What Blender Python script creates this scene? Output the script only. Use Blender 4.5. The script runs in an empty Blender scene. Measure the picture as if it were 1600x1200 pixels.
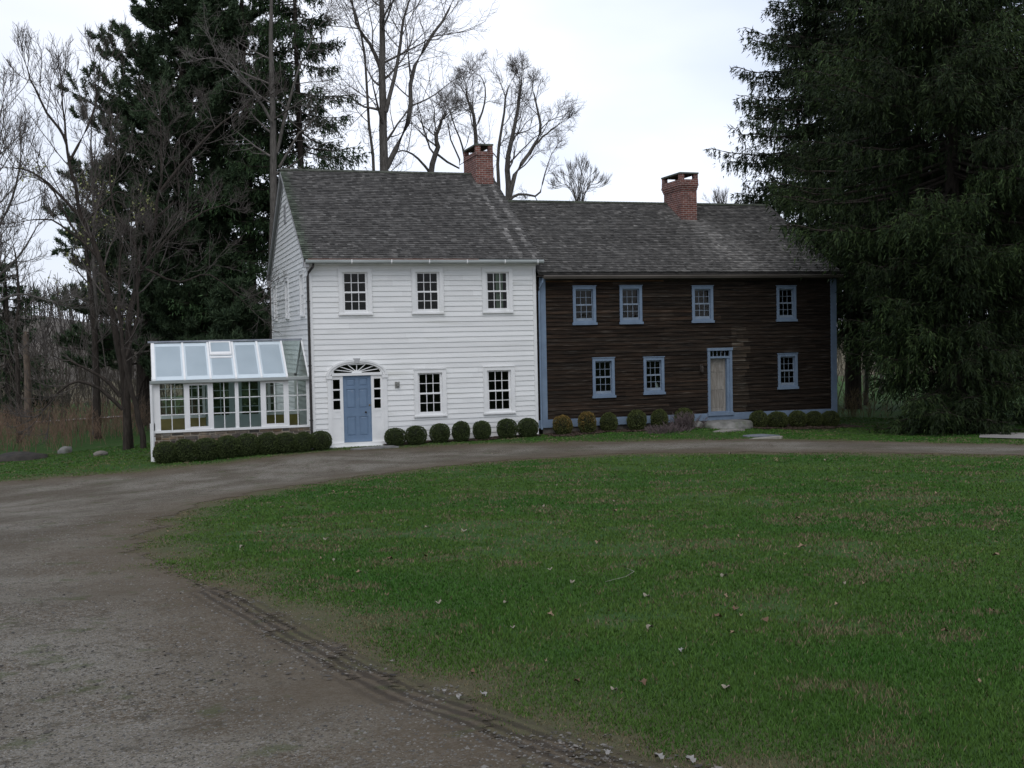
import bpy, math, random
import numpy as np
from mathutils import Vector, Matrix
R = math.radians
rng = np.random.default_rng(7)
random.seed(7)
scene = bpy.context.scene
col = scene.collection

# ------------------------------------------------------------------ camera
CAM = np.array([-4.989, -36.632, 3.420])
YAW, PITCH, ROLL, FPX = 0.30575, 0.04119, -0.01996, 1825.5
def cam_axes():
    cy, sy, cp, sp = math.cos(YAW), math.sin(YAW), math.cos(PITCH), math.sin(PITCH)
    f = np.array([sy*cp, cy*cp, -sp]); r = np.array([cy, -sy, 0.0]); u = np.cross(r, f)
    c, s = math.cos(ROLL), math.sin(ROLL)
    return f, c*r+s*u, -s*r+c*u
FW, RT, UP = cam_axes()
cd = bpy.data.cameras.new('camera'); cam = bpy.data.objects.new('camera', cd); col.objects.link(cam)
cd.sensor_width = 36.0; cd.lens = FPX/1600*36; cd.clip_start = 0.05; cd.clip_end = 6000
cam.matrix_world = Matrix(((RT[0], UP[0], -FW[0], CAM[0]), (RT[1], UP[1], -FW[1], CAM[1]), (RT[2], UP[2], -FW[2], CAM[2]), (0, 0, 0, 1)))
scene.camera = cam

# ------------------------------------------------------------------ sky, sun, exposure
SUN_EL, SUN_AZ = R(52), R(200)          # azimuth clockwise from +Y (house faces -Y)
w = bpy.data.worlds.new('World'); scene.world = w; w.use_nodes = True
nt = w.node_tree; nt.nodes.clear()
def wn(t, **k):
    n = nt.nodes.new(t)
    for a, b in k.items(): setattr(n, a, b)
    return n
out = wn('ShaderNodeOutputWorld'); bg = wn('ShaderNodeBackground')
sky = wn('ShaderNodeTexSky', sky_type='NISHITA', sun_disc=False, sun_elevation=SUN_EL, sun_rotation=SUN_AZ)
tc = wn('ShaderNodeTexCoord'); mp = wn('ShaderNodeMapping'); mp.inputs['Scale'].default_value = (1, 1, 2.6)
mp.inputs['Location'].default_value = (0.35, 0.1, 0.0)
no = wn('ShaderNodeTexNoise'); no.inputs['Scale'].default_value = 1.5; no.inputs['Detail'].default_value = 5; no.inputs['Roughness'].default_value = .5
rp = wn('ShaderNodeValToRGB'); e = rp.color_ramp.elements
e[0].position = .36; e[0].color = (7.0, 7.8, 9.6, 1); e[1].position = .62; e[1].color = (10.5, 10.9, 12.0, 1)
mx = wn('ShaderNodeMixRGB'); mx.inputs[0].default_value = .86
L = nt.links.new
L(tc.outputs['Generated'], mp.inputs['Vector']); L(mp.outputs[0], no.inputs['Vector']); L(no.outputs['Fac'], rp.inputs[0])
vd = wn('ShaderNodeVectorMath', operation='DOT_PRODUCT'); vd.inputs[1].default_value = (.40, .88, .26)
gr_ = wn('ShaderNodeMapRange'); gr_.inputs[1].default_value = .80; gr_.inputs[2].default_value = .97; gr_.inputs[3].default_value = .86; gr_.inputs[4].default_value = 1.07
gm = wn('ShaderNodeMixRGB', blend_type='MULTIPLY'); gm.inputs[0].default_value = 1
L(tc.outputs['Generated'], vd.inputs[0]); L(vd.outputs['Value'], gr_.inputs[0]); L(rp.outputs[0], gm.inputs[1]); L(gr_.outputs[0], gm.inputs[2])
L(sky.outputs[0], mx.inputs[1]); L(gm.outputs[0], mx.inputs[2]); L(mx.outputs[0], bg.inputs[0]); L(bg.outputs[0], out.inputs[0])
bg.inputs[1].default_value = 0.107
sd = bpy.data.lights.new('sun', 'SUN'); sun = bpy.data.objects.new('sun', sd); col.objects.link(sun)
sd.energy = 1.0; sd.angle = R(40); sd.color = (1.0, 0.97, 0.93)
sdir = Vector((math.sin(SUN_AZ)*math.cos(SUN_EL), math.cos(SUN_AZ)*math.cos(SUN_EL), math.sin(SUN_EL)))
sun.rotation_euler = sdir.to_track_quat('Z', 'Y').to_euler()
vs = scene.view_settings; scene.display_settings.display_device = 'sRGB'
vs.view_transform = 'Standard'; vs.look = 'None'; vs.gamma = 1; vs.use_curve_mapping = False; vs.exposure = 0.0
scene.cycles.max_bounces = 8; scene.cycles.transparent_max_bounces = 24; scene.cycles.use_denoising = True

# ------------------------------------------------------------------ terrain height
def G(x, y):
    x = np.asarray(x, float); y = np.asarray(y, float)
    b = np.interp(x, [-40, -14, -8, -4.8, 0, 3, 6, 9, 12.5, 15.5, 18, 24, 40], [-1.0, -.6, -.38, -.2, 0, .05, .11, .15, .19, .05, -.02, -.1, -.3])
    fade = np.clip((y+22)/19, 0, 1); fade = fade*fade*(3-2*fade)
    t = np.clip(-3-y, 0, 60)
    back = -.012*np.clip(y-2, 0, 200)
    und = .02*np.sin(x*.9+1.3*np.sin(y*.35))*np.sin(y*.7+.6)+.012*np.sin(x*2.3+y*1.1)
    return b*fade+.0625*t*t/(t+8)+back+und
def g1(x, y): return float(G(x, y))

# ------------------------------------------------------------------ helpers
def tag(o, label=None, cat=None, group=None, kind=None):
    if label: o['label'] = label
    if cat: o['category'] = cat
    if group: o['group'] = group
    if kind: o['kind'] = kind
    return o
def empty(name, loc, label=None, cat=None, group=None):
    o = bpy.data.objects.new(name, None); col.objects.link(o); o.location = loc; o.empty_display_size = .3
    return tag(o, label, cat, group)
def base(o):
    v = np.zeros(3)
    while o is not None: v += np.array(o.location); o = o.parent
    return v
def npmesh(name, V, F, mat, parent=None, colr=None, smooth=False, loc=None, attrs=None):
    """V (n,3) world points, F (m,k) faces or list of such arrays; linked as one mesh object"""
    V = np.asarray(V, float)
    if parent is not None: V = V-base(parent)
    elif loc is not None: V = V-np.array(loc)
    Fs = F if isinstance(F, list) else [F]
    me = bpy.data.meshes.new(name)
    me.vertices.add(len(V)); me.vertices.foreach_set('co', V.astype(np.float32).ravel())
    idx = np.concatenate([np.asarray(f).ravel() for f in Fs]).astype(np.int32)
    tot = np.concatenate([np.full(len(f), np.asarray(f).shape[1]) for f in Fs])
    st = np.concatenate([[0], np.cumsum(tot)[:-1]]).astype(np.int32)
    me.loops.add(len(idx)); me.loops.foreach_set('vertex_index', idx)
    me.polygons.add(len(tot)); me.polygons.foreach_set('loop_start', st)
    if smooth: me.polygons.foreach_set('use_smooth', np.ones(len(tot), bool))
    me.update(calc_edges=True)
    if colr is not None:
        a = me.attributes.new('Col', 'FLOAT_COLOR', 'POINT')
        c = np.ones((len(V), 4), np.float32); c[:, :3] = colr
        a.data.foreach_set('color', c.ravel())
    for k, v in (attrs or {}).items():
        a = me.attributes.new(k, 'FLOAT', 'POINT'); a.data.foreach_set('value', np.asarray(v, np.float32))
    me.materials.append(mat)
    o = bpy.data.objects.new(name, me); col.objects.link(o)
    if parent is not None: o.parent = parent
    elif loc is not None: o.location = loc
    return o
class MB:
    """collects shapes and links them as ONE mesh object"""
    def __init__(s): s.v = []; s.f = []; s.c = []; s.tone = (1, 1, 1)
    def add(s, pts, faces):
        n = len(s.v); s.v += [tuple(p) for p in pts]; s.c += [s.tone]*len(pts); s.f += [tuple(i+n for i in f) for f in faces]
        return s
    def box(s, x0, x1, y0, y1, z0, z1):
        return s.hexa([(x0, y0, z0), (x1, y0, z0), (x1, y1, z0), (x0, y1, z0), (x0, y0, z1), (x1, y0, z1), (x1, y1, z1), (x0, y1, z1)])
    def hexa(s, p): return s.add(p, [(0, 3, 2, 1), (4, 5, 6, 7), (0, 1, 5, 4), (1, 2, 6, 5), (2, 3, 7, 6), (3, 0, 4, 7)])
    def prism(s, poly, d):
        """polygon extruded by vector d"""
        n = len(poly); p = [Vector(q) for q in poly]; d = Vector(d)
        return s.add(p+[q+d for q in p], [tuple(range(n))[::-1], tuple(range(n, 2*n))]+[(i, (i+1) % n, (i+1) % n+n, i+n) for i in range(n)])
    def bar(s, a, b, wx, wy, up=(0, 0, 1)):
        a, b = Vector(a), Vector(b); d = (b-a).normalized(); u = Vector(up); r = d.cross(u).normalized(); u = r.cross(d)
        r *= wx/2; u *= wy/2
        return s.hexa([a-r-u, a+r-u, a+r+u, a-r+u, b-r-u, b+r-u, b+r+u, b-r+u])
    def tube(s, pts, rad, k=8):
        P = [Vector(p) for p in pts]; rr = rad if hasattr(rad, '__len__') else [rad]*len(P); n0 = []
        V = []; F = []
        for i, p in enumerate(P):
            d = (P[min(i+1, len(P)-1)]-P[max(i-1, 0)]).normalized()
            h = Vector((0, 0, 1)) if abs(d.z) < .9 else Vector((1, 0, 0))
            r = d.cross(h).normalized(); u = r.cross(d)
            V += [p+(r*math.cos(2*math.pi*j/k)+u*math.sin(2*math.pi*j/k))*rr[i] for j in range(k)]
        for i in range(len(P)-1): F += [(i*k+j, i*k+(j+1) % k, (i+1)*k+(j+1) % k, (i+1)*k+j) for j in range(k)]
        F += [tuple(range(k))[::-1], tuple(range((len(P)-1)*k, len(P)*k))]
        return s.add(V, F)
    def build(s, name, mat, parent=None, smooth=False, loc=None, tones=False):
        off = base(parent) if parent is not None else (np.array(loc) if loc is not None else np.zeros(3))
        me = bpy.data.meshes.new(name); me.from_pydata([tuple(np.array(p)-off) for p in s.v], [], s.f)
        if tones:
            a = me.attributes.new('Col', 'FLOAT_COLOR', 'POINT'); c = np.ones((len(s.v), 4), np.float32); c[:, :3] = np.array(s.c)
            a.data.foreach_set('color', c.ravel())
        if smooth: me.polygons.foreach_set('use_smooth', [True]*len(me.polygons))
        me.materials.append(mat); me.update()
        o = bpy.data.objects.new(name, me); col.objects.link(o)
        if parent is not None: o.parent = parent
        elif loc is not None: o.location = loc
        return o
def copy_tree(o, parent=None):
    c = o.copy(); col.objects.link(c); c.parent = parent
    for ch in list(o.children): copy_tree(ch, c)
    return c

# ------------------------------------------------------------------ materials
def material(name, c1, c2=None, scale=6.0, rough=.8, spec=.3, bump=0, bscale=40, stretch=(1, 1, 1), attr=False, lo=.35, hi=.65, detail=6, c3=None, scale3=1.0, lo3=.5, hi3=.7):
    m = bpy.data.materials.new(name); m.use_nodes = True; t = m.node_tree; b = t.nodes['Principled BSDF']
    b.inputs['Roughness'].default_value = rough; b.inputs['Specular IOR Level'].default_value = spec
    K = t.links.new
    tcn = t.nodes.new('ShaderNodeTexCoord'); mpn = t.nodes.new('ShaderNodeMapping'); mpn.inputs['Scale'].default_value = stretch
    K(tcn.outputs['Object'], mpn.inputs['Vector'])
    cur = None
    def noise(sc, dt=detail):
        n = t.nodes.new('ShaderNodeTexNoise'); n.inputs['Scale'].default_value = sc; n.inputs['Detail'].default_value = dt
        K(mpn.outputs[0], n.inputs['Vector']); return n
    def mixc(a, c, lo, hi, sc):
        n = noise(sc); mr = t.nodes.new('ShaderNodeMapRange'); mr.inputs['From Min'].default_value = lo; mr.inputs['From Max'].default_value = hi
        K(n.outputs['Fac'], mr.inputs['Value']); x = t.nodes.new('ShaderNodeMixRGB'); K(mr.outputs[0], x.inputs[0])
        if a is None: x.inputs[1].default_value = (*c1, 1)
        else: K(a, x.inputs[1])
        x.inputs[2].default_value = (*c, 1); return x.outputs[0]
    if c2: cur = mixc(None, c2, lo, hi, scale)
    if c3: cur = mixc(cur, c3, lo3, hi3, scale3)
    if attr:
        a = t.nodes.new('ShaderNodeAttribute'); a.attribute_name = 'Col'
        x = t.nodes.new('ShaderNodeMixRGB'); x.blend_type = 'MULTIPLY'; x.inputs[0].default_value = 1
        if cur is None: x.inputs[1].default_value = (*c1, 1)
        else: K(cur, x.inputs[1])
        K(a.outputs['Color'], x.inputs[2]); cur = x.outputs[0]
    if cur is None: b.inputs['Base Color'].default_value = (*c1, 1)
    else: K(cur, b.inputs['Base Color'])
    if bump:
        n = noise(bscale, 4); bp = t.nodes.new('ShaderNodeBump'); bp.inputs['Strength'].default_value = bump; bp.inputs['Distance'].default_value = .02
        K(n.outputs['Fac'], bp.inputs['Height']); K(bp.outputs[0], b.inputs['Normal'])
    return m
def glass(name, tint, ior=1.45, gloss=.03, wav=0.0):
    m = bpy.data.materials.new(name); m.use_nodes = True; t = m.node_tree; t.nodes.clear(); K = t.links.new
    o = t.nodes.new('ShaderNodeOutputMaterial'); mxs = t.nodes.new('ShaderNodeMixShader'); tr = t.nodes.new('ShaderNodeBsdfTransparent'); gl = t.nodes.new('ShaderNodeBsdfGlossy')
    fr = t.nodes.new('ShaderNodeFresnel'); fr.inputs[0].default_value = ior; tr.inputs[0].default_value = (*tint, 1); gl.inputs['Roughness'].default_value = gloss
    if wav:
        n = t.nodes.new('ShaderNodeTexNoise'); n.inputs['Scale'].default_value = 3.5; bp = t.nodes.new('ShaderNodeBump'); bp.inputs['Strength'].default_value = wav; bp.inputs['Distance'].default_value = .02
        tcn = t.nodes.new('ShaderNodeTexCoord'); K(tcn.outputs['Object'], n.inputs['Vector']); K(n.outputs['Fac'], bp.inputs['Height']); K(bp.outputs[0], gl.inputs['Normal'])
    K(fr.outputs[0], mxs.inputs[0]); K(tr.outputs[0], mxs.inputs[1]); K(gl.outputs[0], mxs.inputs[2]); K(mxs.outputs[0], o.inputs[0])
    return m
M = {}
M['white'] = material('white_paint', (.80, .80, .79), (.74, .745, .74), 3, .55, .4, c3=(.62, .63, .60), scale3=1.3, lo3=.62, hi3=.85)
M['clap'] = material('white_clapboard', (.80, .80, .79), (.74, .75, .745), 2.2, .6, .35, stretch=(.5, .5, 5), attr=True, bump=.05, bscale=30, c3=(.60, .60, .555), scale3=1.1, lo3=.58, hi3=.85)
M['blue'] = material('blue_paint', (.150, .222, .325), (.128, .192, .285), 3, .6, .35, c3=(.22, .26, .33), scale3=9, lo3=.6, hi3=.8)
M['bluetrim'] = material('blue_trim_paint', (.175, .238, .322), (.145, .198, .275), 4, .65, .3, c3=(.2, .22, .25), scale3=14, lo3=.6, hi3=.85)
M['dark'] = material('dark_metal', (.022, .020, .019), (.035, .03, .028), 8, .5, .4)
M['brownwood'] = material('weathered_clapboard', (.037, .0245, .0165), (.0115, .0092, .0075), 2.2, .85, .15, stretch=(.55, 1, 10), attr=True, bump=.3, bscale=12, c3=(.105, .090, .074), scale3=2.6, lo3=.56, hi3=.80)
M['oldwood'] = material('grey_plank', (.31, .29, .26), (.20, .18, .155), 4, .8, .2, stretch=(6, 6, .7), bump=.3, bscale=14)
M['shingle'] = material('wood_shingle', (.106, .101, .093), (.066, .064, .060), 5, .9, .12, stretch=(1, 1, 1), attr=True, bump=.25, bscale=45)
M['soffit'] = material('grey_soffit', (.42, .42, .42), (.36, .36, .37), 4, .6)
M['gutter'] = material('weathered_gutter', (.42, .45, .44), (.30, .33, .32), 2, .5, .4, stretch=(.4, 3, 3))
M['copper'] = material('copper_strip', (.33, .17, .13), (.25, .15, .12), 5, .45, .5)
M['mortar'] = material('lead_flashing', (.55, .55, .54), (.4, .4, .4), 8, .6)
M['room'] = material('dim_room_wall', (.17, .165, .14), (.12, .12, .10), 1)
M['glass'] = glass('window_glass', (.60, .68, .63), 1.36, .015, .3)
M['ghglass'] = glass('greenhouse_glass', (.90, .96, .93), 1.85, .01)
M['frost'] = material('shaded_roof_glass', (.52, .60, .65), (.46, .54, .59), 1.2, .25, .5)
M['frostedge'] = material('glazing_edge', (.60, .68, .715), (.56, .63, .67), 2, .35, .5)
M['yellow'] = material('yellow_panel', (.30, .235, .075), (.24, .19, .06), 4)
M['palegreen'] = material('pale_door_paint', (.50, .58, .58), (.44, .52, .52), 2)
M['brass'] = material('old_brass', (.16, .12, .06), None, rough=.35, spec=.6)
def add_translucent(m, f):
    t = m.node_tree; o = t.nodes['Material Output']; b = t.nodes['Principled BSDF']; s = t.nodes.new('ShaderNodeMixShader'); tr = t.nodes.new('ShaderNodeBsdfTranslucent')
    tr.inputs[0].default_value = (.75, .82, .82, 1); s.inputs[0].default_value = f; K = t.links.new
    K(b.outputs[0], s.inputs[1]); K(tr.outputs[0], s.inputs[2]); K(s.outputs[0], o.inputs[0])
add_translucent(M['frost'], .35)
def brick():
    m = bpy.data.materials.new('red_brick'); m.use_nodes = True; t = m.node_tree; b = t.nodes['Principled BSDF']; K = t.links.new
    tcn = t.nodes.new('ShaderNodeTexCoord'); s = t.nodes.new('ShaderNodeSeparateXYZ'); c = t.nodes.new('ShaderNodeCombineXYZ'); a = t.nodes.new('ShaderNodeMath')
    K(tcn.outputs['Object'], s.inputs[0]); K(s.outputs[0], a.inputs[0]); K(s.outputs[1], a.inputs[1]); K(a.outputs[0], c.inputs[0]); K(s.outputs[2], c.inputs[1])
    bt = t.nodes.new('ShaderNodeTexBrick'); bt.inputs['Scale'].default_value = 1; bt.inputs['Brick Width'].default_value = .215; bt.inputs['Row Height'].default_value = .078
    bt.inputs['Mortar Size'].default_value = .009; bt.inputs['Mortar Smooth'].default_value = .3; bt.inputs['Bias'].default_value = -.1
    bt.inputs['Color1'].default_value = (.21, .075, .055, 1); bt.inputs['Color2'].default_value = (.12, .045, .038, 1); bt.inputs['Mortar'].default_value = (.36, .31, .28, 1)
    K(c.outputs[0], bt.inputs['Vector'])
    n = t.nodes.new('ShaderNodeTexNoise'); n.inputs['Scale'].default_value = 5; n.inputs['Detail'].default_value = 6; K(tcn.outputs['Object'], n.inputs['Vector'])
    mr = t.nodes.new('ShaderNodeMapRange'); mr.inputs['From Min'].default_value = .3; mr.inputs['From Max'].default_value = .7; mr.inputs['To Min'].default_value = .65; mr.inputs['To Max'].default_value = 1.3
    x = t.nodes.new('ShaderNodeMixRGB'); x.blend_type = 'MULTIPLY'; x.inputs[0].default_value = 1
    K(n.outputs['Fac'], mr.inputs[0]); K(bt.outputs['Color'], x.inputs[1]); K(mr.outputs[0], x.inputs[2]); K(x.outputs[0], b.inputs['Base Color'])
    bp = t.nodes.new('ShaderNodeBump'); bp.inputs['Strength'].default_value = .6; bp.inputs['Distance'].default_value = .012; bp.invert = True
    K(bt.outputs['Fac'], bp.inputs['Height']); K(bp.outputs[0], b.inputs['Normal']); b.inputs['Roughness'].default_value = .9
    return m
M['brick'] = brick()
M['stone'] = material('field_stone', (.20, .18, .155), (.125, .118, .112), 5, .9, .2, attr=True, bump=.5, bscale=18, detail=8)
M['rock'] = material('pale_rock', (.24, .235, .22), (.13, .13, .12), 4, .9, .2, bump=.6, bscale=9, detail=9, c3=(.10, .12, .07), scale3=3, lo3=.55, hi3=.75)
M['slab'] = material('flat_slab', (.24, .235, .23), (.16, .16, .155), 5, .85, .25, bump=.4, bscale=10, attr=True)
M['leaf'] = material('foliage', (1, 1, 1), None, attr=True, rough=.7, spec=.15)
M['bark'] = material('grey_bark', (.145, .135, .122), (.08, .073, .066), 6, .95, .1, stretch=(3, 3, .6), bump=.7, bscale=16)
M['twigdark'] = material('dark_twig_bark', (.125, .11, .10), (.08, .07, .063), 4, .95, .1)
M['barkdark'] = material('dark_bark', (.06, .05, .043), (.032, .027, .023), 6, .95, .1, stretch=(3, 3, .6), bump=.7, bscale=16)
M['twig'] = material('twig_bark', (.19, .172, .16), (.13, .117, .107), 4, .95, .1)

# ------------------------------------------------------------------ ground, driveway, lawn
LAWN = np.array([(34, -20), (19, -18.2), (15.6, -16.6), (13.92, -15.03), (12.49, -13.54), (10.99, -11.58), (9.57, -9.65), (7.5, -8.21), (5.79, -7.25), (3.43, -7.61), (1.38, -8.42), (-.24, -9.3), (-1.48, -10.1), (-2.77, -11.34), (-3.8, -13.16), (-4.55, -14.92), (-4.95, -17.39), (-5.14, -19.01), (-5.18, -20.97), (-5.0, -22.8), (-4.62, -24.3), (-4.3, -25.76), (-4.02, -27.28), (-3.77, -28.58), (-3.55, -29.74), (-3.4, -30.41), (-3.2, -31.0), (-2.95, -31.66), (-2.6, -32.5), (-2.2, -33.4), (-1.5, -35.5), (0, -40), (6, -48), (34, -52)])
FAR = np.array([(-60, 3.0), (-20, .5), (-12, -.6), (-8.9, -1.1), (-7.91, -1.2), (-6.86, -1.69), (-4.79, -2.05), (-2.82, -1.75), (-1.51, -1.5), (.1, -1.25), (2.02, -1.4), (3.89, -1.85), (6.49, -3.05), (9.32, -4.2), (11.52, -5.7), (13.97, -7.2), (15.73, -9.26), (17.4, -11.91), (21, -14.2), (40, -16), (70, 0), (70, 60), (-60, 60)])
TRACK = np.array([(-4.43, -25.21), (-4.08, -27.05), (-3.72, -29.17), (-3.57, -30.02), (-3.31, -30.74), (-3.15, -31.3), (-2.95, -31.8), (-2.65, -32.6), (-2.3, -33.4)])
def seg_dist(P, A, B):
    d = B-A; t = np.clip(((P-A)@d)/(d@d), 0, 1); q = P-A-t[:, None]*d
    return np.hypot(q[:, 0], q[:, 1]), d[0]*(P[:, 1]-A[1])-d[1]*(P[:, 0]-A[0])
def sdf(P, poly):
    n = len(poly); dist = np.full(len(P), 1e9); ins = np.zeros(len(P), bool)
    for i in range(n):
        A, B = poly[i], poly[(i+1) % n]
        d, _ = seg_dist(P, A, B); dist = np.minimum(dist, d)
        c = (A[1] > P[:, 1]) != (B[1] > P[:, 1])
        with np.errstate(divide='ignore', invalid='ignore'):
            xi = (B[0]-A[0])*(P[:, 1]-A[1])/(B[1]-A[1])+A[0]
        ins ^= c & (P[:, 0] < xi)
    return np.where(ins, dist, -dist)
def track_d(P):
    best = np.full(len(P), 1e9); sg = np.zeros(len(P))
    for i in range(len(TRACK)-1):
        d, s = seg_dist(P, TRACK[i], TRACK[i+1]); k = d < best; best[k] = d[k]; sg[k] = np.sign(s[k])
    return best*sg
def grassy(P): return np.maximum(sdf(P, LAWN), sdf(P, FAR))
_perm = rng.random((256, 256))
def vnoise(x, y):
    x = np.asarray(x)+1000.3; y = np.asarray(y)+1000.7
    xi = np.floor(x).astype(int); yi = np.floor(y).astype(int); fx = x-xi; fy = y-yi
    fx = fx*fx*(3-2*fx); fy = fy*fy*(3-2*fy); g = lambda a, b: _perm[a & 255, b & 255]
    return (g(xi, yi)*(1-fx)+g(xi+1, yi)*fx)*(1-fy)+(g(xi, yi+1)*(1-fx)+g(xi+1, yi+1)*fx)*fy
def fnoise(x, y, o=4):
    s = 0; a = .5
    for i in range(o): s = s+a*vnoise(x*2**i+17*i, y*2**i-9*i); a *= .5
    return s/(1-.5**o)

def ground_material(name, drive):
    m = bpy.data.materials.new(name); m.use_nodes = True; t = m.node_tree; b = t.nodes['Principled BSDF']; K = t.links.new
    b.inputs['Roughness'].default_value = .95; b.inputs['Specular IOR Level'].default_value = .12
    tcn = t.nodes.new('ShaderNodeTexCoord')
    def N(sc, dt=6, st=None):
        n = t.nodes.new('ShaderNodeTexNoise'); n.inputs['Scale'].default_value = sc; n.inputs['Detail'].default_value = dt; n.inputs['Roughness'].default_value = .6
        K(tcn.outputs['Object'], n.inputs['Vector']); return n.outputs['Fac']
    def ramp(v, lo, hi, a=0., c=1.):
        r = t.nodes.new('ShaderNodeMapRange'); r.inputs[1].default_value = lo; r.inputs[2].default_value = hi; r.inputs[3].default_value = a; r.inputs[4].default_value = c
        K(v, r.inputs[0]); return r.outputs[0]
    def mix(f, a, c):
        x = t.nodes.new('ShaderNodeMixRGB'); K(f, x.inputs[0])
        for i, q in ((1, a), (2, c)):
            if isinstance(q, tuple): x.inputs[i].default_value = (*q, 1)
            else: K(q, x.inputs[i])
        return x.outputs[0]
    def math_(op, a, c=None):
        n = t.nodes.new('ShaderNodeMath'); n.operation = op
        for i, q in ((0, a), (1, c)):
            if q is None: continue
            if isinstance(q, (int, float)): n.inputs[i].default_value = q
            else: K(q, n.inputs[i])
        return n.outputs[0]
    ae = t.nodes.new('ShaderNodeAttribute'); ae.attribute_name = 'edge'; edge = ae.outputs['Fac']
    at_ = t.nodes.new('ShaderNodeAttribute'); at_.attribute_name = 'track'; trk = at_.outputs['Fac']
    wob = math_('MULTIPLY', math_('SUBTRACT', N(1.4, 7), .5), 1.5)
    fine = math_('MULTIPLY', math_('SUBTRACT', N(14, 5), .5), .5)
    e2 = math_('ADD', math_('ADD', edge, wob), fine)
    if drive:
        c = mix(ramp(N(.8, 7), .45, .56), (.165, .147, .117), (.100, .078, .053))
        c = mix(ramp(N(30, 8), .45, .60), c, (.205, .190, .162))
        c = mix(ramp(N(48, 6), .54, .62), c, (.045, .041, .036))
        c = mix(ramp(N(80, 4), .58, .64), c, (.33, .32, .295))
        c = mix(math_('MULTIPLY', ramp(N(.42, 6), .44, .60), .6), c, (.078, .064, .046))
        c = mix(math_('MULTIPLY', ramp(N(6, 7), .55, .66), .6), c, (.050, .044, .030))
        c = mix(ramp(e2, -1.6, -.1, 0, .8), c, (.098, .077, .052))
        c = mix(math_('MULTIPLY', ramp(N(2.2, 6), .58, .66), .55), c, (.06, .075, .03))
    else:
        c = mix(ramp(N(.55, 7), .35, .68), (.032, .084, .018), (.055, .098, .025))
        c = mix(ramp(N(1.7, 8), .56, .72), c, (.125, .105, .062))
        c = mix(ramp(N(40, 4), .45, .6), c, (.032, .066, .017))
        c = mix(ramp(e2, 1.3, .1, 0, .9), c, (.105, .085, .055))
    rut = math_('MULTIPLY', ramp(math_('ABSOLUTE', trk), .10, .28, 1, 0), ramp(math_('ADD', math_('SINE', math_('ADD', math_('MULTIPLY', trk, 62.0), math_('MULTIPLY', N(3, 4), 3.0))), math_('MULTIPLY', N(8, 6), 4.0)), 1.2, 2.5))
    c = mix(math_('MULTIPLY', rut, .66), c, (.032, .026, .021))
    K(c, b.inputs['Base Color'])
    bp = t.nodes.new('ShaderNodeBump'); bp.inputs['Strength'].default_value = .8; bp.inputs['Distance'].default_value = .025
    K(math_('SUBTRACT', math_('ADD', N(32, 6), math_('MULTIPLY', N(90, 3), .5)), math_('MULTIPLY', rut, .3)), bp.inputs['Height']); K(bp.outputs[0], b.inputs['Normal'])
    if drive:
        o = t.nodes['Material Output']; ms = t.nodes.new('ShaderNodeMixShader'); tr = t.nodes.new('ShaderNodeBsdfTransparent')
        K(ramp(e2, -.02, .06), ms.inputs[0]); K(b.outputs[0], ms.inputs[1]); K(tr.outputs[0], ms.inputs[2]); K(ms.outputs[0], o.inputs[0])
    return m
M['ground'] = ground_material('lawn_soil', False); M['drive'] = ground_material('gravel', True)
def polar(rs, th):
    X = CAM[0]+np.outer(rs, np.sin(th)); Y = CAM[1]+np.outer(rs, np.cos(th)); return X, Y
th = np.concatenate([np.arange(-50, 90, .35), np.arange(90, 310, 5)])*math.pi/180
rs = np.concatenate([[.3], np.geomspace(1, 1600, 240)])
X, Y = polar(rs, th); P = np.c_[X.ravel(), Y.ravel()]
ed = grassy(P); tr = track_d(P); na, nr = len(th), len(rs)
far = np.hypot(X-CAM[0], Y-CAM[1]).ravel()
Z = G(P[:, 0], P[:, 1])
Z = np.where(far > 120, Z*np.clip((260-far)/140, 0, 1)-2.0*(1-np.clip((260-far)/140, 0, 1)), Z)
i, j = np.meshgrid(np.arange(nr-1), np.arange(na), indexing='ij'); j2 = (j+1) % na
F = np.stack([i*na+j, i*na+j2, (i+1)*na+j2, (i+1)*na+j], -1).reshape(-1, 4)[:, ::-1]
gr = npmesh('ground', np.c_[P, Z], F, M['ground'], smooth=True, attrs={'edge': ed, 'track': tr}); tag(gr, kind='structure')
keep = (ed[F] < 1.0).any(1) & (far[F] < 60).all(1)
used, inv = np.unique(F[keep], return_inverse=True)
dr = npmesh('driveway', np.c_[P, Z+.006][used], inv.reshape(-1, 4), M['drive'], smooth=True, attrs={'edge': ed[used], 'track': tr[used]}); tag(dr, kind='structure')

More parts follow.
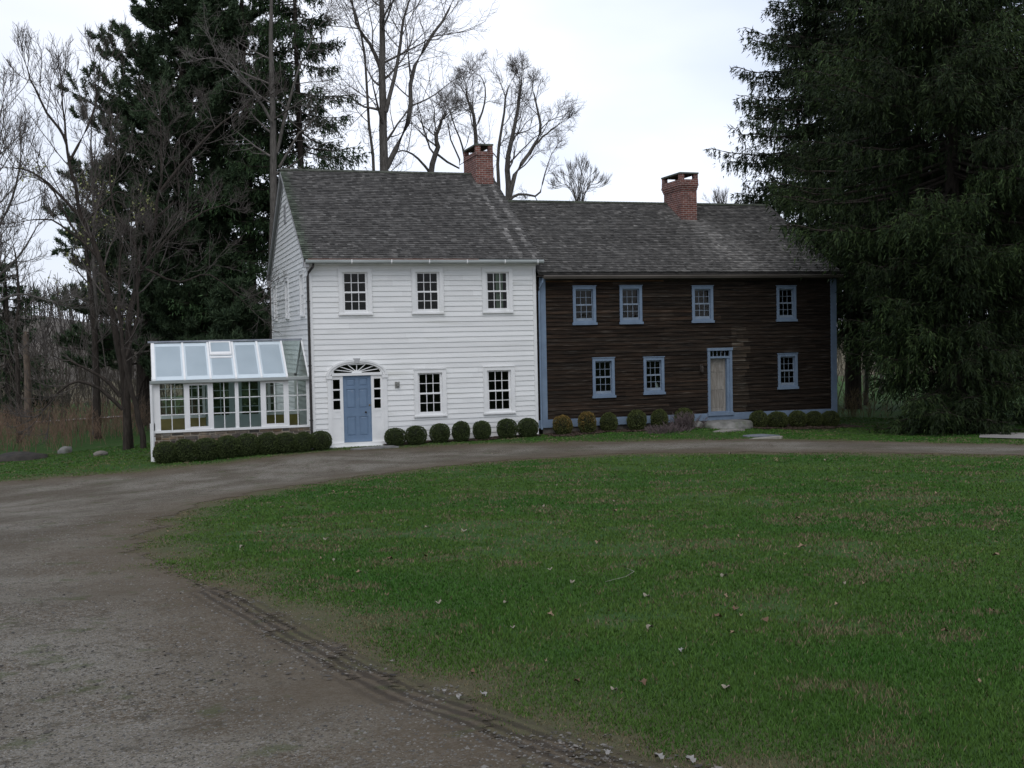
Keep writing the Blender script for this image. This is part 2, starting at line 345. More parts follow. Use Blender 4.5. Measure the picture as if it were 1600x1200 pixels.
# grass: one triangle per blade, denser near the viewer's end of the lawn
def blades(n, r0, r1, a0, a1, h0, h1):
    r = np.exp(rng.uniform(math.log(r0), math.log(r1), n)); a = rng.uniform(a0, a1, n)*math.pi/180
    x = CAM[0]+r*np.sin(a); y = CAM[1]+r*np.cos(a); P = np.c_[x, y]; g = grassy(P)
    nz = fnoise(x*.45, y*.45); n2 = fnoise(x*1.9+5, y*1.9, 3)
    gg = g+(fnoise(x*1.4, y*1.4)-.5)*1.9
    p = np.clip((gg+.40)/.85, 0, 1)*(1-.75*np.clip((n2*.5+nz*.5-.58)/.1, 0, 1))
    p = np.where(gg < -.4, .018*(n2 > .62), p)
    p *= ~((x > -.1) & (x < 19) & (y > -.05) & (y < 11.2)); p *= ~((x > -4.75) & (x < 0) & (y > .35) & (y < 3.3)); p *= (y < 9+.1*x)
    p *= ~((np.abs(track_d(P)) < .22) & (rng.random(n) < .8))
    k = rng.random(n) < p; r, x, y, nz, n2, gg = r[k], x[k], y[k], nz[k], n2[k], gg[k]; n = len(r)
    wd = np.maximum(.0028, .00075*r)*rng.uniform(.7, 1.3, n); h = rng.uniform(h0, h1, n)*(.8+.4*n2)*np.clip(.45+gg*.45, .4, 1)
    t = rng.uniform(0, 2*math.pi, n); cx, cy = np.cos(t)*wd, np.sin(t)*wd; ln = rng.uniform(.1, .8, n)*h; t2 = rng.uniform(0, 2*math.pi, n)
    z = G(x, y)-.004
    V = np.stack([np.c_[x-cx, y-cy, z], np.c_[x+cx, y+cy, z], np.c_[x+np.cos(t2)*ln, y+np.sin(t2)*ln, z+h]], 1).reshape(-1, 3)
    f = rng.random(n)[:, None]; q = np.clip((nz-.3)/.4, 0, 1)[:, None]
    c = np.array([.039, .106, .015])*(1-q)+np.array([.070, .128, .024])*q; c = c*(.78+.44*f)
    dryp = .03+.62*np.clip((n2*.55+fnoise(x*.8+40, y*.8, 3)*.30+fnoise(x*.2+40, y*.2)*.15-.515)/.13, 0, 1)+.80*np.clip((.75-gg)/.9, 0, 1)
    dry = rng.random(n) < dryp
    c[dry] = (np.array([.165, .140, .078])*(.6+.6*f))[dry]
    return V, np.repeat(c, 3, 0)
V1, c1 = blades(950000, 3.2, 48, -12, 56, .013, .042)
gv = npmesh('grass', V1, np.arange(len(V1)).reshape(-1, 3), M['leaf'], colr=c1); tag(gv, 'short green lawn grass with dry patches round the driveway', None, None, 'stuff')

# gravel grains, pale leaf scraps
n = 60000; r = np.exp(rng.uniform(math.log(3.2), math.log(22), n)); a = rng.uniform(-14, 45, n)*math.pi/180
x = CAM[0]+r*np.sin(a); y = CAM[1]+r*np.cos(a); P = np.c_[x, y]; g = grassy(P)
k = (g+(fnoise(x*1.4, y*1.4)-.5)*1.5 < -.05) & (fnoise(x*.8+3, y*.8) > .38); x, y, r = x[k], y[k], r[k]; n = len(x)
s = rng.gamma(2.2, .0018, n)+.0028+.00025*r; z = G(x, y)+.006; t = rng.uniform(0, 6.28, n)
V = []
for q in range(3): V.append(np.c_[x+np.cos(t+q*2.09)*s, y+np.sin(t+q*2.09)*s*rng.uniform(.6, 1, n), z])
V.append(np.c_[x+rng.normal(0, .3, n)*s, y+rng.normal(0, .3, n)*s, z+s*.55])
V = np.stack(V, 1).reshape(-1, 3); b4 = np.arange(n)[:, None]*4
F = np.concatenate([b4+np.array([[0, 1, 3]]), b4+np.array([[1, 2, 3]]), b4+np.array([[2, 0, 3]])])
cc = (rng.uniform(.05, .21, n)[:, None]*np.array([1, .95, .85])); cc = np.repeat(cc, 4, 0)
gvl = npmesh('gravel', V, F, M['leaf'], colr=cc); tag(gvl, 'loose grey gravel grains scattered over the driveway', None, None, 'stuff')
n = 6000; r = np.exp(rng.uniform(math.log(3.4), math.log(18), n)); a = rng.uniform(-12, 30, n)*math.pi/180
x = CAM[0]+r*np.sin(a); y = CAM[1]+r*np.cos(a); P = np.c_[x, y]
dd = fnoise(x*.55+9, y*.55); k = (grassy(P) < .3) & (dd > .42) & (rng.random(n) < np.where(r < 9, 1, .35)); x, y, r = x[k], y[k], r[k]; n = len(x)
s = rng.gamma(3, .0028, n)+.005; t = rng.uniform(0, 6.28, n); z = G(x, y)+.012
V = np.stack([np.c_[x+np.cos(t+q)*s*m, y+np.sin(t+q)*s*m*.7, z+rng.uniform(-.004, .007, n)] for q, m in ((0, 1.2), (1.3, .7), (2.6, 1), (3.9, .8), (5.1, .9))], 1).reshape(-1, 3)
cc = np.repeat((np.where(rng.random(n) < .45, rng.uniform(.03, .08, n), rng.uniform(.07, .21, n)))[:, None]*np.array([1, .90, .78]), 5, 0)
lf = npmesh('leaf_litter', V, np.arange(len(V)).reshape(-1, 5), M['leaf'], colr=cc); tag(lf, 'crumbled pale leaf litter strewn over the gravel drive', None, None, 'stuff')

# ------------------------------------------------------------------ house building blocks
def clap(mb, P, rows, z0, dz, span, openings=(), tone=None, tb=.027, tt=.003, joints=None, sag=0):
    """lapped boards; P(u,z,off)->point; span(z)->(u0,u1); openings (u0,u1,z0,z1)"""
    for i in range(rows):
        za, zb = z0+i*dz, z0+(i+1)*dz
        a0, a1 = span(za); b0, b1 = span(zb)
        if b1-b0 < .05 and a1-a0 < .05: break
        b1 = max(b1, b0)
        cuts = [0.0, 1.0]
        if joints: cuts = sorted(set([0.0, 1.0]+joints(i, a0, a1)))
        for ca, cb in zip(cuts[:-1], cuts[1:]):
            mb.tone = tone(i, ca, cb) if tone else (1, 1, 1)
            u0, u1 = a0+(a1-a0)*ca, a0+(a1-a0)*cb; v0, v1 = b0+(b1-b0)*ca, b0+(b1-b0)*cb
            jz = random.uniform(-sag, sag); jt = random.uniform(-.002, .004) if sag else 0
            op = [o for o in openings if o[2] < zb and o[3] > za and o[0] < u1 and o[1] > u0]
            if not op: cells = [(u0, u1, v0, v1, za+jz, zb)]
            else:
                us = sorted(set([u0, u1]+[min(max(q, u0), u1) for o in op for q in o[:2]])); cells = []
                for x0, x1 in zip(us[:-1], us[1:]):
                    if x1-x0 < .004: continue
                    zs = [(za, zb)]
                    for o in op:
                        if o[0] <= x0+.001 and o[1] >= x1-.001:
                            nz = []
                            for s, e_ in zs:
                                if o[2] > s+.004: nz.append((s, min(e_, o[2])))
                                if o[3] < e_-.004: nz.append((max(s, o[3]), e_))
                            zs = [q for q in nz if q[1]-q[0] > .004]
                    cells += [(x0, x1, v0 if x0 == us[0] else x0, v1 if x1 == us[-1] else x1, s, e_) for s, e_ in zs]
            for x0, x1, y0, y1, s, e_ in cells:
                f = lambda z: tb+jt+(tt-tb)*np.clip((z-za)/dz, 0, 1)
                lip = .013 if s <= za+.01 else 0
                mb.hexa([P(x0, s, 0), P(x1, s, 0), P(x1, s-lip, f(s)), P(x0, s-lip, f(s)), P(y0, e_, 0), P(y1, e_, 0), P(y1, e_, f(e_)), P(y0, e_, f(e_))])

def shingles(mb, x0, x1, ye, ze, yr, zr, exposure, streak=None, wavy=0.0):
    d = np.array([0, yr-ye, zr-ze]); Ln = np.linalg.norm(d); d /= Ln; n = np.array([0, -d[2], d[1]])
    rows = int(Ln/exposure)
    for i in range(rows+1):
        s0 = i*exposure; s1 = min(s0+exposure+.035, Ln)
        x = x0+random.uniform(-.12, 0)
        rowtone = random.uniform(.88, 1.1)
        while x < x1:
            wdt = random.uniform(.09, .2); a, b = max(x, x0), min(x+wdt-.004, x1); x += wdt
            if b-a < .02: continue
            j = random.uniform(-.012, .012); t = random.uniform(.028, .042); xm = (a+b)/2
            k = rowtone*random.choice((.78, .88, .95, 1.0, 1.08, 1.2, 1.4))
            if random.random() < .07: k *= 1.5
            k *= .84+.32*float(fnoise(xm*.9, s0*.9+31, 3))
            c = np.array((k, k, k*1.0))
            if streak: c = c*streak(xm, s0)
            mb.tone = tuple(c)
            wv = wavy*math.sin(xm*.8+1)*math.sin(s0*1.1)
            q = lambda xx, s, h: (xx,)+tuple((np.array([0, ye, ze])+d*s+n*(h+wv))[1:])
            mb.hexa([q(a, s0+j, .0), q(b, s0+j, .0), q(b, s1, .0), q(a, s1, .0), q(a, s0+j, t), q(b, s0+j, t), q(b, s1, .006), q(a, s1, .006)])

def sash(mb, P, x0, x1, z0, z1, cols, rows, depth, stile=.045, bot=.06, top=.045, mun=.018, th=.032):
    B = lambda a, b, c, d, t=th: mb.hexa([P(a, c, depth), P(b, c, depth), P(b, c, depth+t), P(a, c, depth+t), P(a, d, depth), P(b, d, depth), P(b, d, depth+t), P(a, d, depth+t)])
    B(x0, x0+stile, z0, z1); B(x1-stile, x1, z0, z1); B(x0+stile, x1-stile, z0, z0+bot); B(x0+stile, x1-stile, z1-top, z1)
    gx0, gx1, gz0, gz1 = x0+stile, x1-stile, z0+bot, z1-top
    for i in range(1, cols):
        x = gx0+(gx1-gx0)*i/cols; B(x-mun/2, x+mun/2, gz0, gz1, th-.008)
    for i in range(1, rows):
        z = gz0+(gz1-gz0)*i/rows; B(gx0, gx1, z-mun/2, z+mun/2, th-.010)
    return gx0, gx1, gz0, gz1

def window(root, P, x0, x1, z0, z1, trim, smat, cas=.095, sill=.05, proud=.052, recess=.0, stile=.05, mun=.02, label=None, backband=False):
    """double-hung window: casing (part) > sill, two sashes, pane"""
    f = MB(); top = cas
    H = lambda m, a, b, c, d, o0, o1: m.hexa([P(a, c, o0), P(b, c, o0), P(b, c, o1), P(a, c, o1), P(a, d, o0), P(b, d, o0), P(b, d, o1), P(a, d, o1)])
    H(f, x0, x0+cas, z0, z1, -.12, proud); H(f, x1-cas, x1, z0, z1, -.12, proud); H(f, x0+cas, x1-cas, z1-top, z1, -.12, proud); H(f, x0+cas, x1-cas, z0, z0+sill*.8, -.12, proud-.006)
    H(f, x0-.02, x1+.02, z1, z1+.025, -.01, proud+.022)
    if backband:
        H(f, x0-.018, x0, z0, z1, -.01, proud+.014); H(f, x1, x1+.018, z0, z1, -.01, proud+.014)
    o = f.build('window', trim, root)
    if label: o['label'] = label
    s = MB(); H(s, x0-.03, x1+.03, z0-.03, z0+sill*.35, -.012, proud+.035); s.build('sill', trim, o)
    a, b, c, d = x0+cas, x1-cas, z0+sill*.8, z1-top; mid = (c+d)/2
    u = MB(); sash(u, P, a, b, mid-.02, d, 3, 2, -.055-recess, stile, .052, .045, mun); u.build('upper_sash', smat, o)
    l = MB(); sash(l, P, a, b, c, mid+.016, 3, 2, -.091-recess+.0, stile, .075, .036, mun) if False else sash(l, P, a, b, c, mid+.016, 3, 2, -.020-recess, stile, .085, .036, mun); l.build('lower_sash', smat, o)
    p = MB(); p.add([P(a, mid, -.042-recess), P(b, mid, -.042-recess), P(b, d, -.042-recess), P(a, d, -.042-recess), P(a, c, -.008-recess), P(b, c, -.008-recess), P(b, mid, -.008-recess), P(a, mid, -.008-recess)], [(0, 1, 2, 3), (4, 5, 6, 7)])
    p.build('pane', M['glass'], o)
    return o

# ------------------------------------------------------------------ white house
WH = empty('white_house', (0, 0, 0), 'two storey white clapboard house with blue door and grey shingle roof', 'house')
F0 = lambda u, z, o: (u, -o, z)              # front wall plane
W0 = lambda u, z, o: (-o, u, z)              # west gable plane
XW, YD, SL = 7.45, 10.70, .6268
win_w = [(.94, 1.97, 4.20, 5.63), (3.285, 4.30, 4.20, 5.63), (5.625, 6.635, 4.20, 5.63), (3.285, 4.32, .90, 2.40), (5.60, 6.645, .90, 2.42)]
op = [(a+.05, b-.05, c+.02, d-.05) for a, b, c, d in win_w]+[(.58, 2.33, -.2, 2.32), (.72, 2.2, 2.3, 2.62)]
side_w = [(.85, 1.85, 4.20, 5.63), (4.95, 5.95, 4.20, 5.63), (8.75, 9.75, 4.20, 5.63)]
wl = MB(); wt = lambda i, a, b: (lambda k: (k, k, k*.995))(random.uniform(.93, 1.03)*(.93 if i < 3 else 1))
jw = lambda i, a0, a1: [random.uniform(.2, .8)] if random.random() < .7 else [random.uniform(.1, .45), random.uniform(.55, .9)]
clap(wl, F0, 36, -.20, .1655, lambda z: (.09, 7.36), op, wt, joints=jw)
gab = lambda z: (max(.09, (z-6.08)/SL), min(YD-.09, YD-(z-6.08)/SL))
clap(wl, W0, 58, -.20, .1655, gab, [(a+.05, b-.05, c+.02, d-.05) for a, b, c, d in side_w]+[(5.1, 5.6, 7.55, 8.2)], wt)
wl.tone = (1, 1, 1)
wl.add([(XW, .05, -.3), (XW, YD, -.3), (XW, YD, 6.1), (XW, YD/2, 9.4), (XW, .05, 6.1)], [(0, 1, 2, 3, 4)])       # east gable
wl.add([(0, YD, -.3), (XW, YD, -.3), (XW, YD, 6.1), (0, YD, 6.1)], [(0, 1, 2, 3)])
wl.build('wall', M['clap'], WH, tones=True)
cb = MB(); cb.box(-.05, .10, -.05, -.0, -.3, 5.75); cb.box(-.05, 0, 0, .10, -.3, 5.75); cb.build('corner_board', M['white'], WH)
cb = MB(); cb.box(7.35, 7.455, -.05, 0, -.3, 5.75); cb.build('corner_board', M['white'], WH)
cb = MB(); cb.box(-.034, 0, YD-.1, YD+.034, -.3, 5.75); cb.build('corner_board', M['white'], WH)
fz = MB(); fz.box(.10, 7.35, -.030, 0, 5.665, 5.80); fz.box(-.05, 7.5, -.25, -.03, 5.745, 5.79); fz.build('frieze', M['white'], WH)
# room shell behind the front and west windows
rm = MB()
rm.add([(0.02, 3.2, -.1), (7.4, 3.2, -.1), (7.4, 3.2, 5.9), (.02, 3.2, 5.9)], [(0, 1, 2, 3)])
for z in (-.05, 2.95, 3.05, 5.75): rm.add([(.02, .02, z), (7.4, .02, z), (7.4, 3.2, z), (.02, 3.2, z)], [(0, 1, 2, 3)])
rm.add([(7.4, .02, -.1), (7.4, 3.2, -.1), (7.4, 3.2, 5.9), (7.4, .02, 5.9)], [(0, 1, 2, 3)])
rm.add([(2.4, .05, 0), (2.4, 3.2, 0), (2.4, 3.2, 2.9), (2.4, .05, 2.9)], [(0, 1, 2, 3)])
rm.add([(1.5, 3.2, 3), (1.5, YD, 3), (1.5, YD, 5.75), (1.5, 3.2, 5.75)], [(0, 1, 2, 3)])
rm.build('room_wall', M['room'], WH)
for i, q in enumerate(win_w):
    window(WH, F0, *q, M['white'], M['white'], cas=.115, sill=.06, stile=.068, mun=.022, backband=True)
for q in side_w: window(WH, W0, *q, M['white'], M['white'], cas=.115, sill=.06, stile=.068, mun=.022)
cu = MB(); 
for k in range(9): cu.box(6.12+k*.026, 6.146+k*.026, .10+.02*(k % 2), .115+.02*(k % 2), 4.25, 5.55)
cu.build('curtain', material('pale_curtain', (.34, .38, .30), None), WH)
# roof
rt = MB(); rx0, rx1, ye, ze, yr, zr = -.17, 7.62, -.36, 5.90, 5.35, 9.44
def st1(x, s):
    k = 1.0; q = (6.83-s)
    for c, wd in ((6.86, .09), (7.36, .10)):
        k += 1.5*math.exp(-((x-c)/wd)**2)*max(0, min(1, q/1.0))*(.35+.65*random.random())*(1 if s < 5.9 else 0)
    gx = math.exp(-((x+.1)/.18)**2); return np.array([k, k, k*1.02])*np.array([1-.15*gx, 1+.05*gx, 1-.15*gx])
rt.tone = (.8, .8, .8)
def slab(m, x0, x1, ya, za, yb, zb, t):
    m.hexa([(x0, ya, za-t), (x1, ya, za-t), (x1, yb, zb-t), (x0, yb, zb-t), (x0, ya, za), (x1, ya, za), (x1, yb, zb), (x0, yb, zb)])
slab(rt, rx0+.02, rx1-.02, ye+.03, ze-.004, yr, zr-.004, .07); slab(rt, rx0, rx1, 2*yr-ye, ze, yr, zr, .08)
shingles(rt, rx0, rx1, ye, ze, yr, zr, .132, st1)
for sgn in (1, -1):
    rt.tone = (.9, .9, .9)
    for k in range(60):
        kk = random.uniform(.7, 1.15); rt.tone = (kk*.9, kk, kk*.88); xa = rx0+k*.13
        rt.hexa([(xa, yr, zr+.035), (xa+.14, yr, zr+.03), (xa+.14, yr-sgn*.15, zr-.055), (xa, yr-sgn*.15, zr-.05), (xa, yr, zr+.05), (xa+.14, yr, zr+.045), (xa+.14, yr-sgn*.15, zr-.035), (xa, yr-sgn*.15, zr-.03)])
rt.build('roof', M['shingle'], WH, tones=True)
# rake boards and soffit of the west gable
rk = MB()
for ya, yb in ((-.30, yr), (2*yr+.30, yr)):
    za = ze-.085+(.06*SL)
    rk.hexa([(-.165, ya, za-.10), (-.13, ya, za-.10), (-.13, yb, zr-.185), (-.165, yb, zr-.185), (-.165, ya, za), (-.13, ya, za), (-.13, yb, zr-.085), (-.165, yb, zr-.085)])
    rk.hexa([(-.13, ya, za-.05), (-.02, ya, za-.05), (-.02, yb, zr-.135), (-.13, yb, zr-.135), (-.13, ya, za-.02), (-.02, ya, za-.02), (-.02, yb, zr-.105), (-.13, yb, zr-.105)])
    rk.hexa([(-.045, ya, za-.26), (-.026, ya, za-.26), (-.026, yb, zr-.345), (-.045, yb, zr-.345), (-.045, ya, za-.05), (-.026, ya, za-.05), (-.026, yb, zr-.135), (-.045, yb, zr-.135)])
rk.box(-.165, 0, 2*yr+.02, 2*yr+.33, 5.60, 5.80); rk.box(-.165, 0, -.33, -.035, 5.66, 5.80)
rk.build('rake_board', M['soffit'], WH)
vt = MB(); vt.box(-.045, -.0, 5.1, 5.6, 7.55, 8.2)
for k in range(9): vt.hexa([(-.058, 5.13, 7.58+k*.068), (-.058, 5.57, 7.58+k*.068), (-.04, 5.57, 7.62+k*.068), (-.04, 5.13, 7.62+k*.068), (-.058, 5.13, 7.59+k*.068), (-.058, 5.57, 7.59+k*.068), (-.04, 5.57, 7.63+k*.068), (-.04, 5.13, 7.63+k*.068)])
vt.build('gable_vent', M['soffit'], WH)
gt = MB(); pr = [(-.43, 5.885), (-.45, 5.86), (-.44, 5.80), (-.40, 5.775), (-.31, 5.77), (-.27, 5.79), (-.26, 5.86)]
gt.prism([(-.12, y, z) for y, z in pr], (7.74, 0, 0)); go = gt.build('gutter', M['gutter'], WH)
cp = MB(); cp.box(-.05, 5.4, -.445, -.36, 5.888, 5.908); cp.build('copper_strip', M['copper'], go)
for x in (1.30, 2.556, 3.774, 5.017, 6.285, 7.40):
    b_ = MB(); b_.hexa([(x-.02, -.475, 5.80), (x+.02, -.475, 5.80), (x+.02, -.43, 5.75), (x-.02, -.43, 5.75), (x-.014, -.475, 5.89), (x+.014, -.475, 5.89), (x+.014, -.44, 5.89), (x-.014, -.44, 5.89)]); b_.build('bracket', M['white'], go)
ds = MB(); ds.tube([(.12, -.36, 5.79), (.11, -.34, 5.68), (.0, -.16, 5.52), (-.03, -.085, 5.38), (-.03, -.08, 4), (-.03, -.08, .30), (-.03, -.12, .12)], .042, 10)
for z in (4.6, 2.6, .9): ds.box(-.085, .02, -.125, -.03, z, z+.03)
ds.build('downspout', M['dark'], WH)

def chimney(root, x0, x1, y0, y1, zb, zc0, zc1, ztop, out):
    c = MB(); c.box(x0, x1, y0, y1, zb, zc0)
    steps = [(zc0, .03), (zc0+.078, .055), (zc0+.156, .08)] if out else []
    z = zc0
    if out:
        for k, o in enumerate((.025, .05, .075)): c.box(x0-o, x1+o*.6, y0-o, y1+o, z, z+.078); z += .078
        c.box(x0-.06, x1+.04, y0-.06, y1+.06, z, zc1); o = .055
    else:
        c.box(x0-.025, x1+.025, y0-.025, y1+.025, z, zc1-.16); c.box(x0-.005, x1+.005, y0-.005, y1+.005, zc1-.16, zc1); o = 0
    # brick piers under the cap, walls of the open top
    px = .17
    for xa, xb in ((x0-o, x0-o+px), (x1+o*.6-px, x1+o*.6)):
        for ya, yb in ((y0-o, y0-o+px), (y1+o-px, y1+o)): c.box(xa, xb, ya, yb, zc1, ztop-.06)
    b = c.build('chimney', M['brick'], root)
    k = MB(); k.box(x0-o-.02, x1+o*.6+.02, y0-o-.02, y1+o+.02, ztop-.06, ztop); k.build('chimney_cap', M['slab_dark'], b)
    f = MB(); s = SL if root is WH else .577
    f.build('flashing', M['mortar'], b) if False else None
    return b
M['slab_dark'] = material('mossy_cap_stone', (.12, .14, .11), (.07, .075, .07), 5, .9)
chimney(WH, 6.82, 7.46, 4.57, 6.30, 8.6, 10.02, 10.17, 10.44, False)
# front door with elliptical fanlight, sidelights, pilasters
DX = 1.44; e_pts = lambda a, b, zc, n=28: [(DX+a*math.cos(math.pi*k/n), zc+b*math.sin(math.pi*k/n)) for k in range(n+1)]
sr = MB()
def band(m, o_, i_, y0, y1):
    for k in range(len(o_)-1):
        (ax, az), (bx, bz), (cx, cz), (dx, dz) = o_[k], o_[k+1], i_[k+1], i_[k]
        m.hexa([(ax, y0, az), (bx, y0, bz), (cx, y0, cz), (dx, y0, dz), (ax, y1, az), (bx, y1, bz), (cx, y1, cz), (dx, y1, dz)])
band(sr, e_pts(.97, .49, 2.28), e_pts(.90, .43, 2.28), -.10, -.0); band(sr, e_pts(.90, .43, 2.28), e_pts(.82, .37, 2.29), -.075, 0); band(sr, e_pts(.82, .37, 2.29), e_pts(.755, .30, 2.345), -.05, .06)
sr.box(.50, .62, -.06, 0, .06, 2.18); sr.box(2.27, 2.39, -.06, 0, .06, 2.18)
sr.box(.47, .65, -.09, 0, 2.18, 2.28); sr.box(2.24, 2.42, -.09, 0, 2.18, 2.28)
sr.box(.65, 2.24, -.07, .06, 2.27, 2.355)                                          # transom bar
for xa, xb in ((.62, .675), (.895, .99), (1.885, 1.975), (2.185, 2.27)): sr.box(xa, xb, -.03, .06, .16, 2.27)
for xa, xb in ((.675, .895), (1.975, 2.185)):
    sr.box(xa, xb, -.015, .06, .16, 1.20); sr.box(xa, xb, -.024, .06, 1.13, 1.215); sr.box(xa, xb, -.022, .06, .16, .34); sr.box(xa, xb, -.022, .06, .93, .97); sr.box(xa, xb, -.022, .06, 2.155, 2.27)
    for z in (1.52, 1.835): sr.box(xa, xb, -.018, .03, z-.022, z+.022)
sr.box(.42, 2.42, -.20, 0, -.15, .06); sr.box(.47, 2.38, -.12, 0, .06, .16)
S = sr.build('door_surround', M['white'], WH)
ks = MB(); ks.prism([(1.38, -.105, 2.66), (1.50, -.105, 2.66), (1.545, -.105, 2.81), (1.335, -.105, 2.81)], (0, .10, 0)); ks.build('keystone', M['soffit'], S)
fl = MB()
for k in range(1, 8):
    a_ = math.pi*k/8; r0, r1 = .10, 1.0
    pts = [(DX+.14*math.cos(a_), 2.36+.07*math.sin(a_)), (DX+.80*math.cos(a_), 2.35+.31*math.sin(a_))]
    fl.bar((pts[0][0], -.01, pts[0][1]), (pts[1][0], -.01, pts[1][1]), .024, .03, (0, 1, 0))
band(fl, e_pts(.16, .085, 2.355, 12), e_pts(.001, .001, 2.355, 12), -.028, .02); fl.build('fanlight', M['white'], S)
pg = MB(); oo = e_pts(.79, .33, 2.34); pg.add([(x, .035, z) for x, z in oo], [tuple(range(len(oo)))]); pg.build('fanlight_pane', M['glass'], S)
for xa, xb in ((.675, .895), (1.975, 2.185)):
    pg = MB(); pg.add([(xa, .012, 1.2), (xb, .012, 1.2), (xb, .012, 2.17), (xa, .012, 2.17)], [(0, 1, 2, 3)]); pg.build('sidelight_pane', M['glass'], S)
dd = MB(); dd.box(.99, 1.885, .03, .07, .165, 2.27)
for xa, xb in ((.99, 1.10), (1.385, 1.495), (1.775, 1.885)): dd.box(xa, xb, .012, .03, .165, 2.27)
for xa, xb in ((1.10, 1.385), (1.495, 1.775)):
    for za, zb in ((.165, .36), (.97, 1.23), (1.84, 1.93), (2.16, 2.27)): dd.box(xa, xb, .012, .03, za, zb)
    for za, zb in ((.36, .97), (1.23, 1.84), (1.93, 2.16)): dd.hexa([(xa+.02, .03, za+.02), (xb-.02, .03, za+.02), (xb-.05, .018, za+.05), (xa+.05, .018, za+.05), (xa+.02, .03, zb-.02), (xb-.02, .03, zb-.02), (xb-.05, .018, zb-.05), (xa+.05, .018, zb-.05)])
D = dd.build('front_door', M['blue'], WH); D['label'] = 'panelled blue front door'
kn = MB(); kn.tube([(1.70, .012, 1.10), (1.70, -.02, 1.10), (1.70, -.035, 1.10), (1.70, -.065, 1.10), (1.70, -.075, 1.10)], [.03, .013, .024, .028, .012], 12); kn.build('door_knob', M['dark'], D)
kn = MB(); kn.tube([(1.83, .012, 1.32), (1.83, -.01, 1.32)], .028, 12); kn.build('deadbolt', M['brass'], D)
lp = MB(); lp.box(2.655, 2.80, -.045, -.022, 1.84, 2.03); lp.tube([(2.735, -.05, 1.94), (2.735, -.10, 1.96), (2.735, -.13, 1.99)], .010, 8); lp.tube([(2.735, -.13, 1.88), (2.735, -.13, 1.90), (2.735, -.13, 2.0), (2.735, -.13, 2.03)], [.02, .038, .045, .012], 8)
lp.build('wall_lamp', material('old_lantern', (.15, .15, .13), (.3, .3, .29), 12, .5), WH)

# ------------------------------------------------------------------ brown house
BH = empty('brown_house', (7.58, 0, 0), 'long dark weathered clapboard house with blue trim and grey roof', 'house')
XA, XB = 7.58, 18.81
win_b = [(8.75, 9.57, 3.765, 5.03), (10.435, 11.255, 3.765, 5.035), (13.13, 13.935, 3.77, 5.01), (16.425, 17.205, 3.765, 4.99), (9.41, 10.205, 1.30, 2.615), (11.275, 12.04, 1.35, 2.595), (16.45, 17.235, 1.365, 2.595)]
opb = [(a+.04, b-.04, c+.02, d-.04) for a, b, c, d in win_b]+[(13.74, 14.58, .4, 2.80)]
bw = MB()
def jb(i, a0, a1):
    L_ = a1-a0; cs = []; p = random.uniform(1.5, 5)
    while p < L_-.6: cs.append(p/L_); p += random.uniform(2.5, 6.0)
    if i < 23: cs += [(14.64-a0)/L_, (14.64+random.uniform(.45, .85)-a0)/L_]
    return cs
def tb_(i, ca, cb):
    k = random.choice((.7, .8, .9, 1., 1., 1.1, 1.25)); r_ = random.uniform(-.07, .07); xm = XA+.2+(ca+cb)/2*11
    if i >= 35 and 7.7 < xm < 12.5 and random.random() < .7: return (3.4, 2.5, 1.7)
    if 14.6 < xm < 15.3 and i < 23 and cb-ca < .09: kk = random.uniform(1.1, 2.1)*(1.25 if 14 < i < 24 else 1); return (kk*.92, kk, kk*1.02)
    if xm > 13: k *= .85; r_ = -.03  # right-hand boards darker: shade of the spruces put into their tone
    return (k*(1+r_), k, k*(1-r_*.7))
sag_ = lambda z: (XA+.2, XB-.2)
clap(bw, F0, 36, .52, .1335, sag_, opb, tb_, tb=.036, joints=jb, sag=.006)
bw.tone = (.8, .8, .8)
bw.add([(XB, .02, -.2), (XB, 9.6, -.2), (XB, 9.6, 5.5), (XB, 4.79, 8.3), (XB, .02, 5.5)], [(0, 1, 2, 3, 4)])
bw.add([(XA, 9.6, -.2), (XB, 9.6, -.2), (XB, 9.6, 5.5), (XA, 9.6, 5.5)], [(0, 1, 2, 3)])
bw.box(XA-.13, XA+.02, .10, .14, .2, 5.4)
bw.build('wall', M['brownwood'], BH, tones=True)
fd = MB()
x = XA
while x < XB-.02:
    wd = min(random.uniform(.25, .6), XB-x); k = random.uniform(.4, .9); fd.tone = (k, k, k); fd.box(x, x+wd-.02, .0+random.uniform(0, .02), .3, -.25, .10); fd.box(x+.05, x+wd+.03, random.uniform(0, .02), .3, .11, .36); x += wd
fd.build('foundation', M['stone'], BH, tones=True)
c_ = MB(); c_.hexa([(XA, -.055, .345), (XA+.2, -.055, .345), (XA+.2, 0, .345), (XA, 0, .345), (XA, -.055, 5.32), (XA+.2, -.055, 5.32), (XA+.2, 0, 5.32), (XA, 0, 5.32)]); c_.build('corner_board', M['bluetrim'], BH)
c_ = MB(); c_.box(XB-.2, XB, -.055, 0, .335, 5.25); c_.box(XB, XB+.03, -.055, .2, .335, 5.25); c_.build('corner_board', M['bluetrim'], BH)
c_ = MB(); c_.box(XA-.13, XA, -.05, 0, .34, .60); c_.hexa([(XA+.2, -.048, .345), (XB-.2, -.048, .34), (XB-.2, 0, .34), (XA+.2, 0, .345), (XA+.2, -.048, .615), (XB-.2, -.048, .57), (XB-.2, 0, .57), (XA+.2, 0, .615)]); c_.build('sill_board', M['bluetrim'], BH)
c_ = MB(); c_.box(XA+.15, XB, -.05, 0, 5.22, 5.40); c_.box(XA-.1, XB+.1, -.27, -.05, 5.345, 5.375); c_.build('eave_board', M['darkeave'] if 'darkeave' in M else M.setdefault('darkeave', material('dark_eave_wood', (.035, .028, .024), (.06, .05, .042), 4, .85, stretch=(.5, 4, 4))), BH)
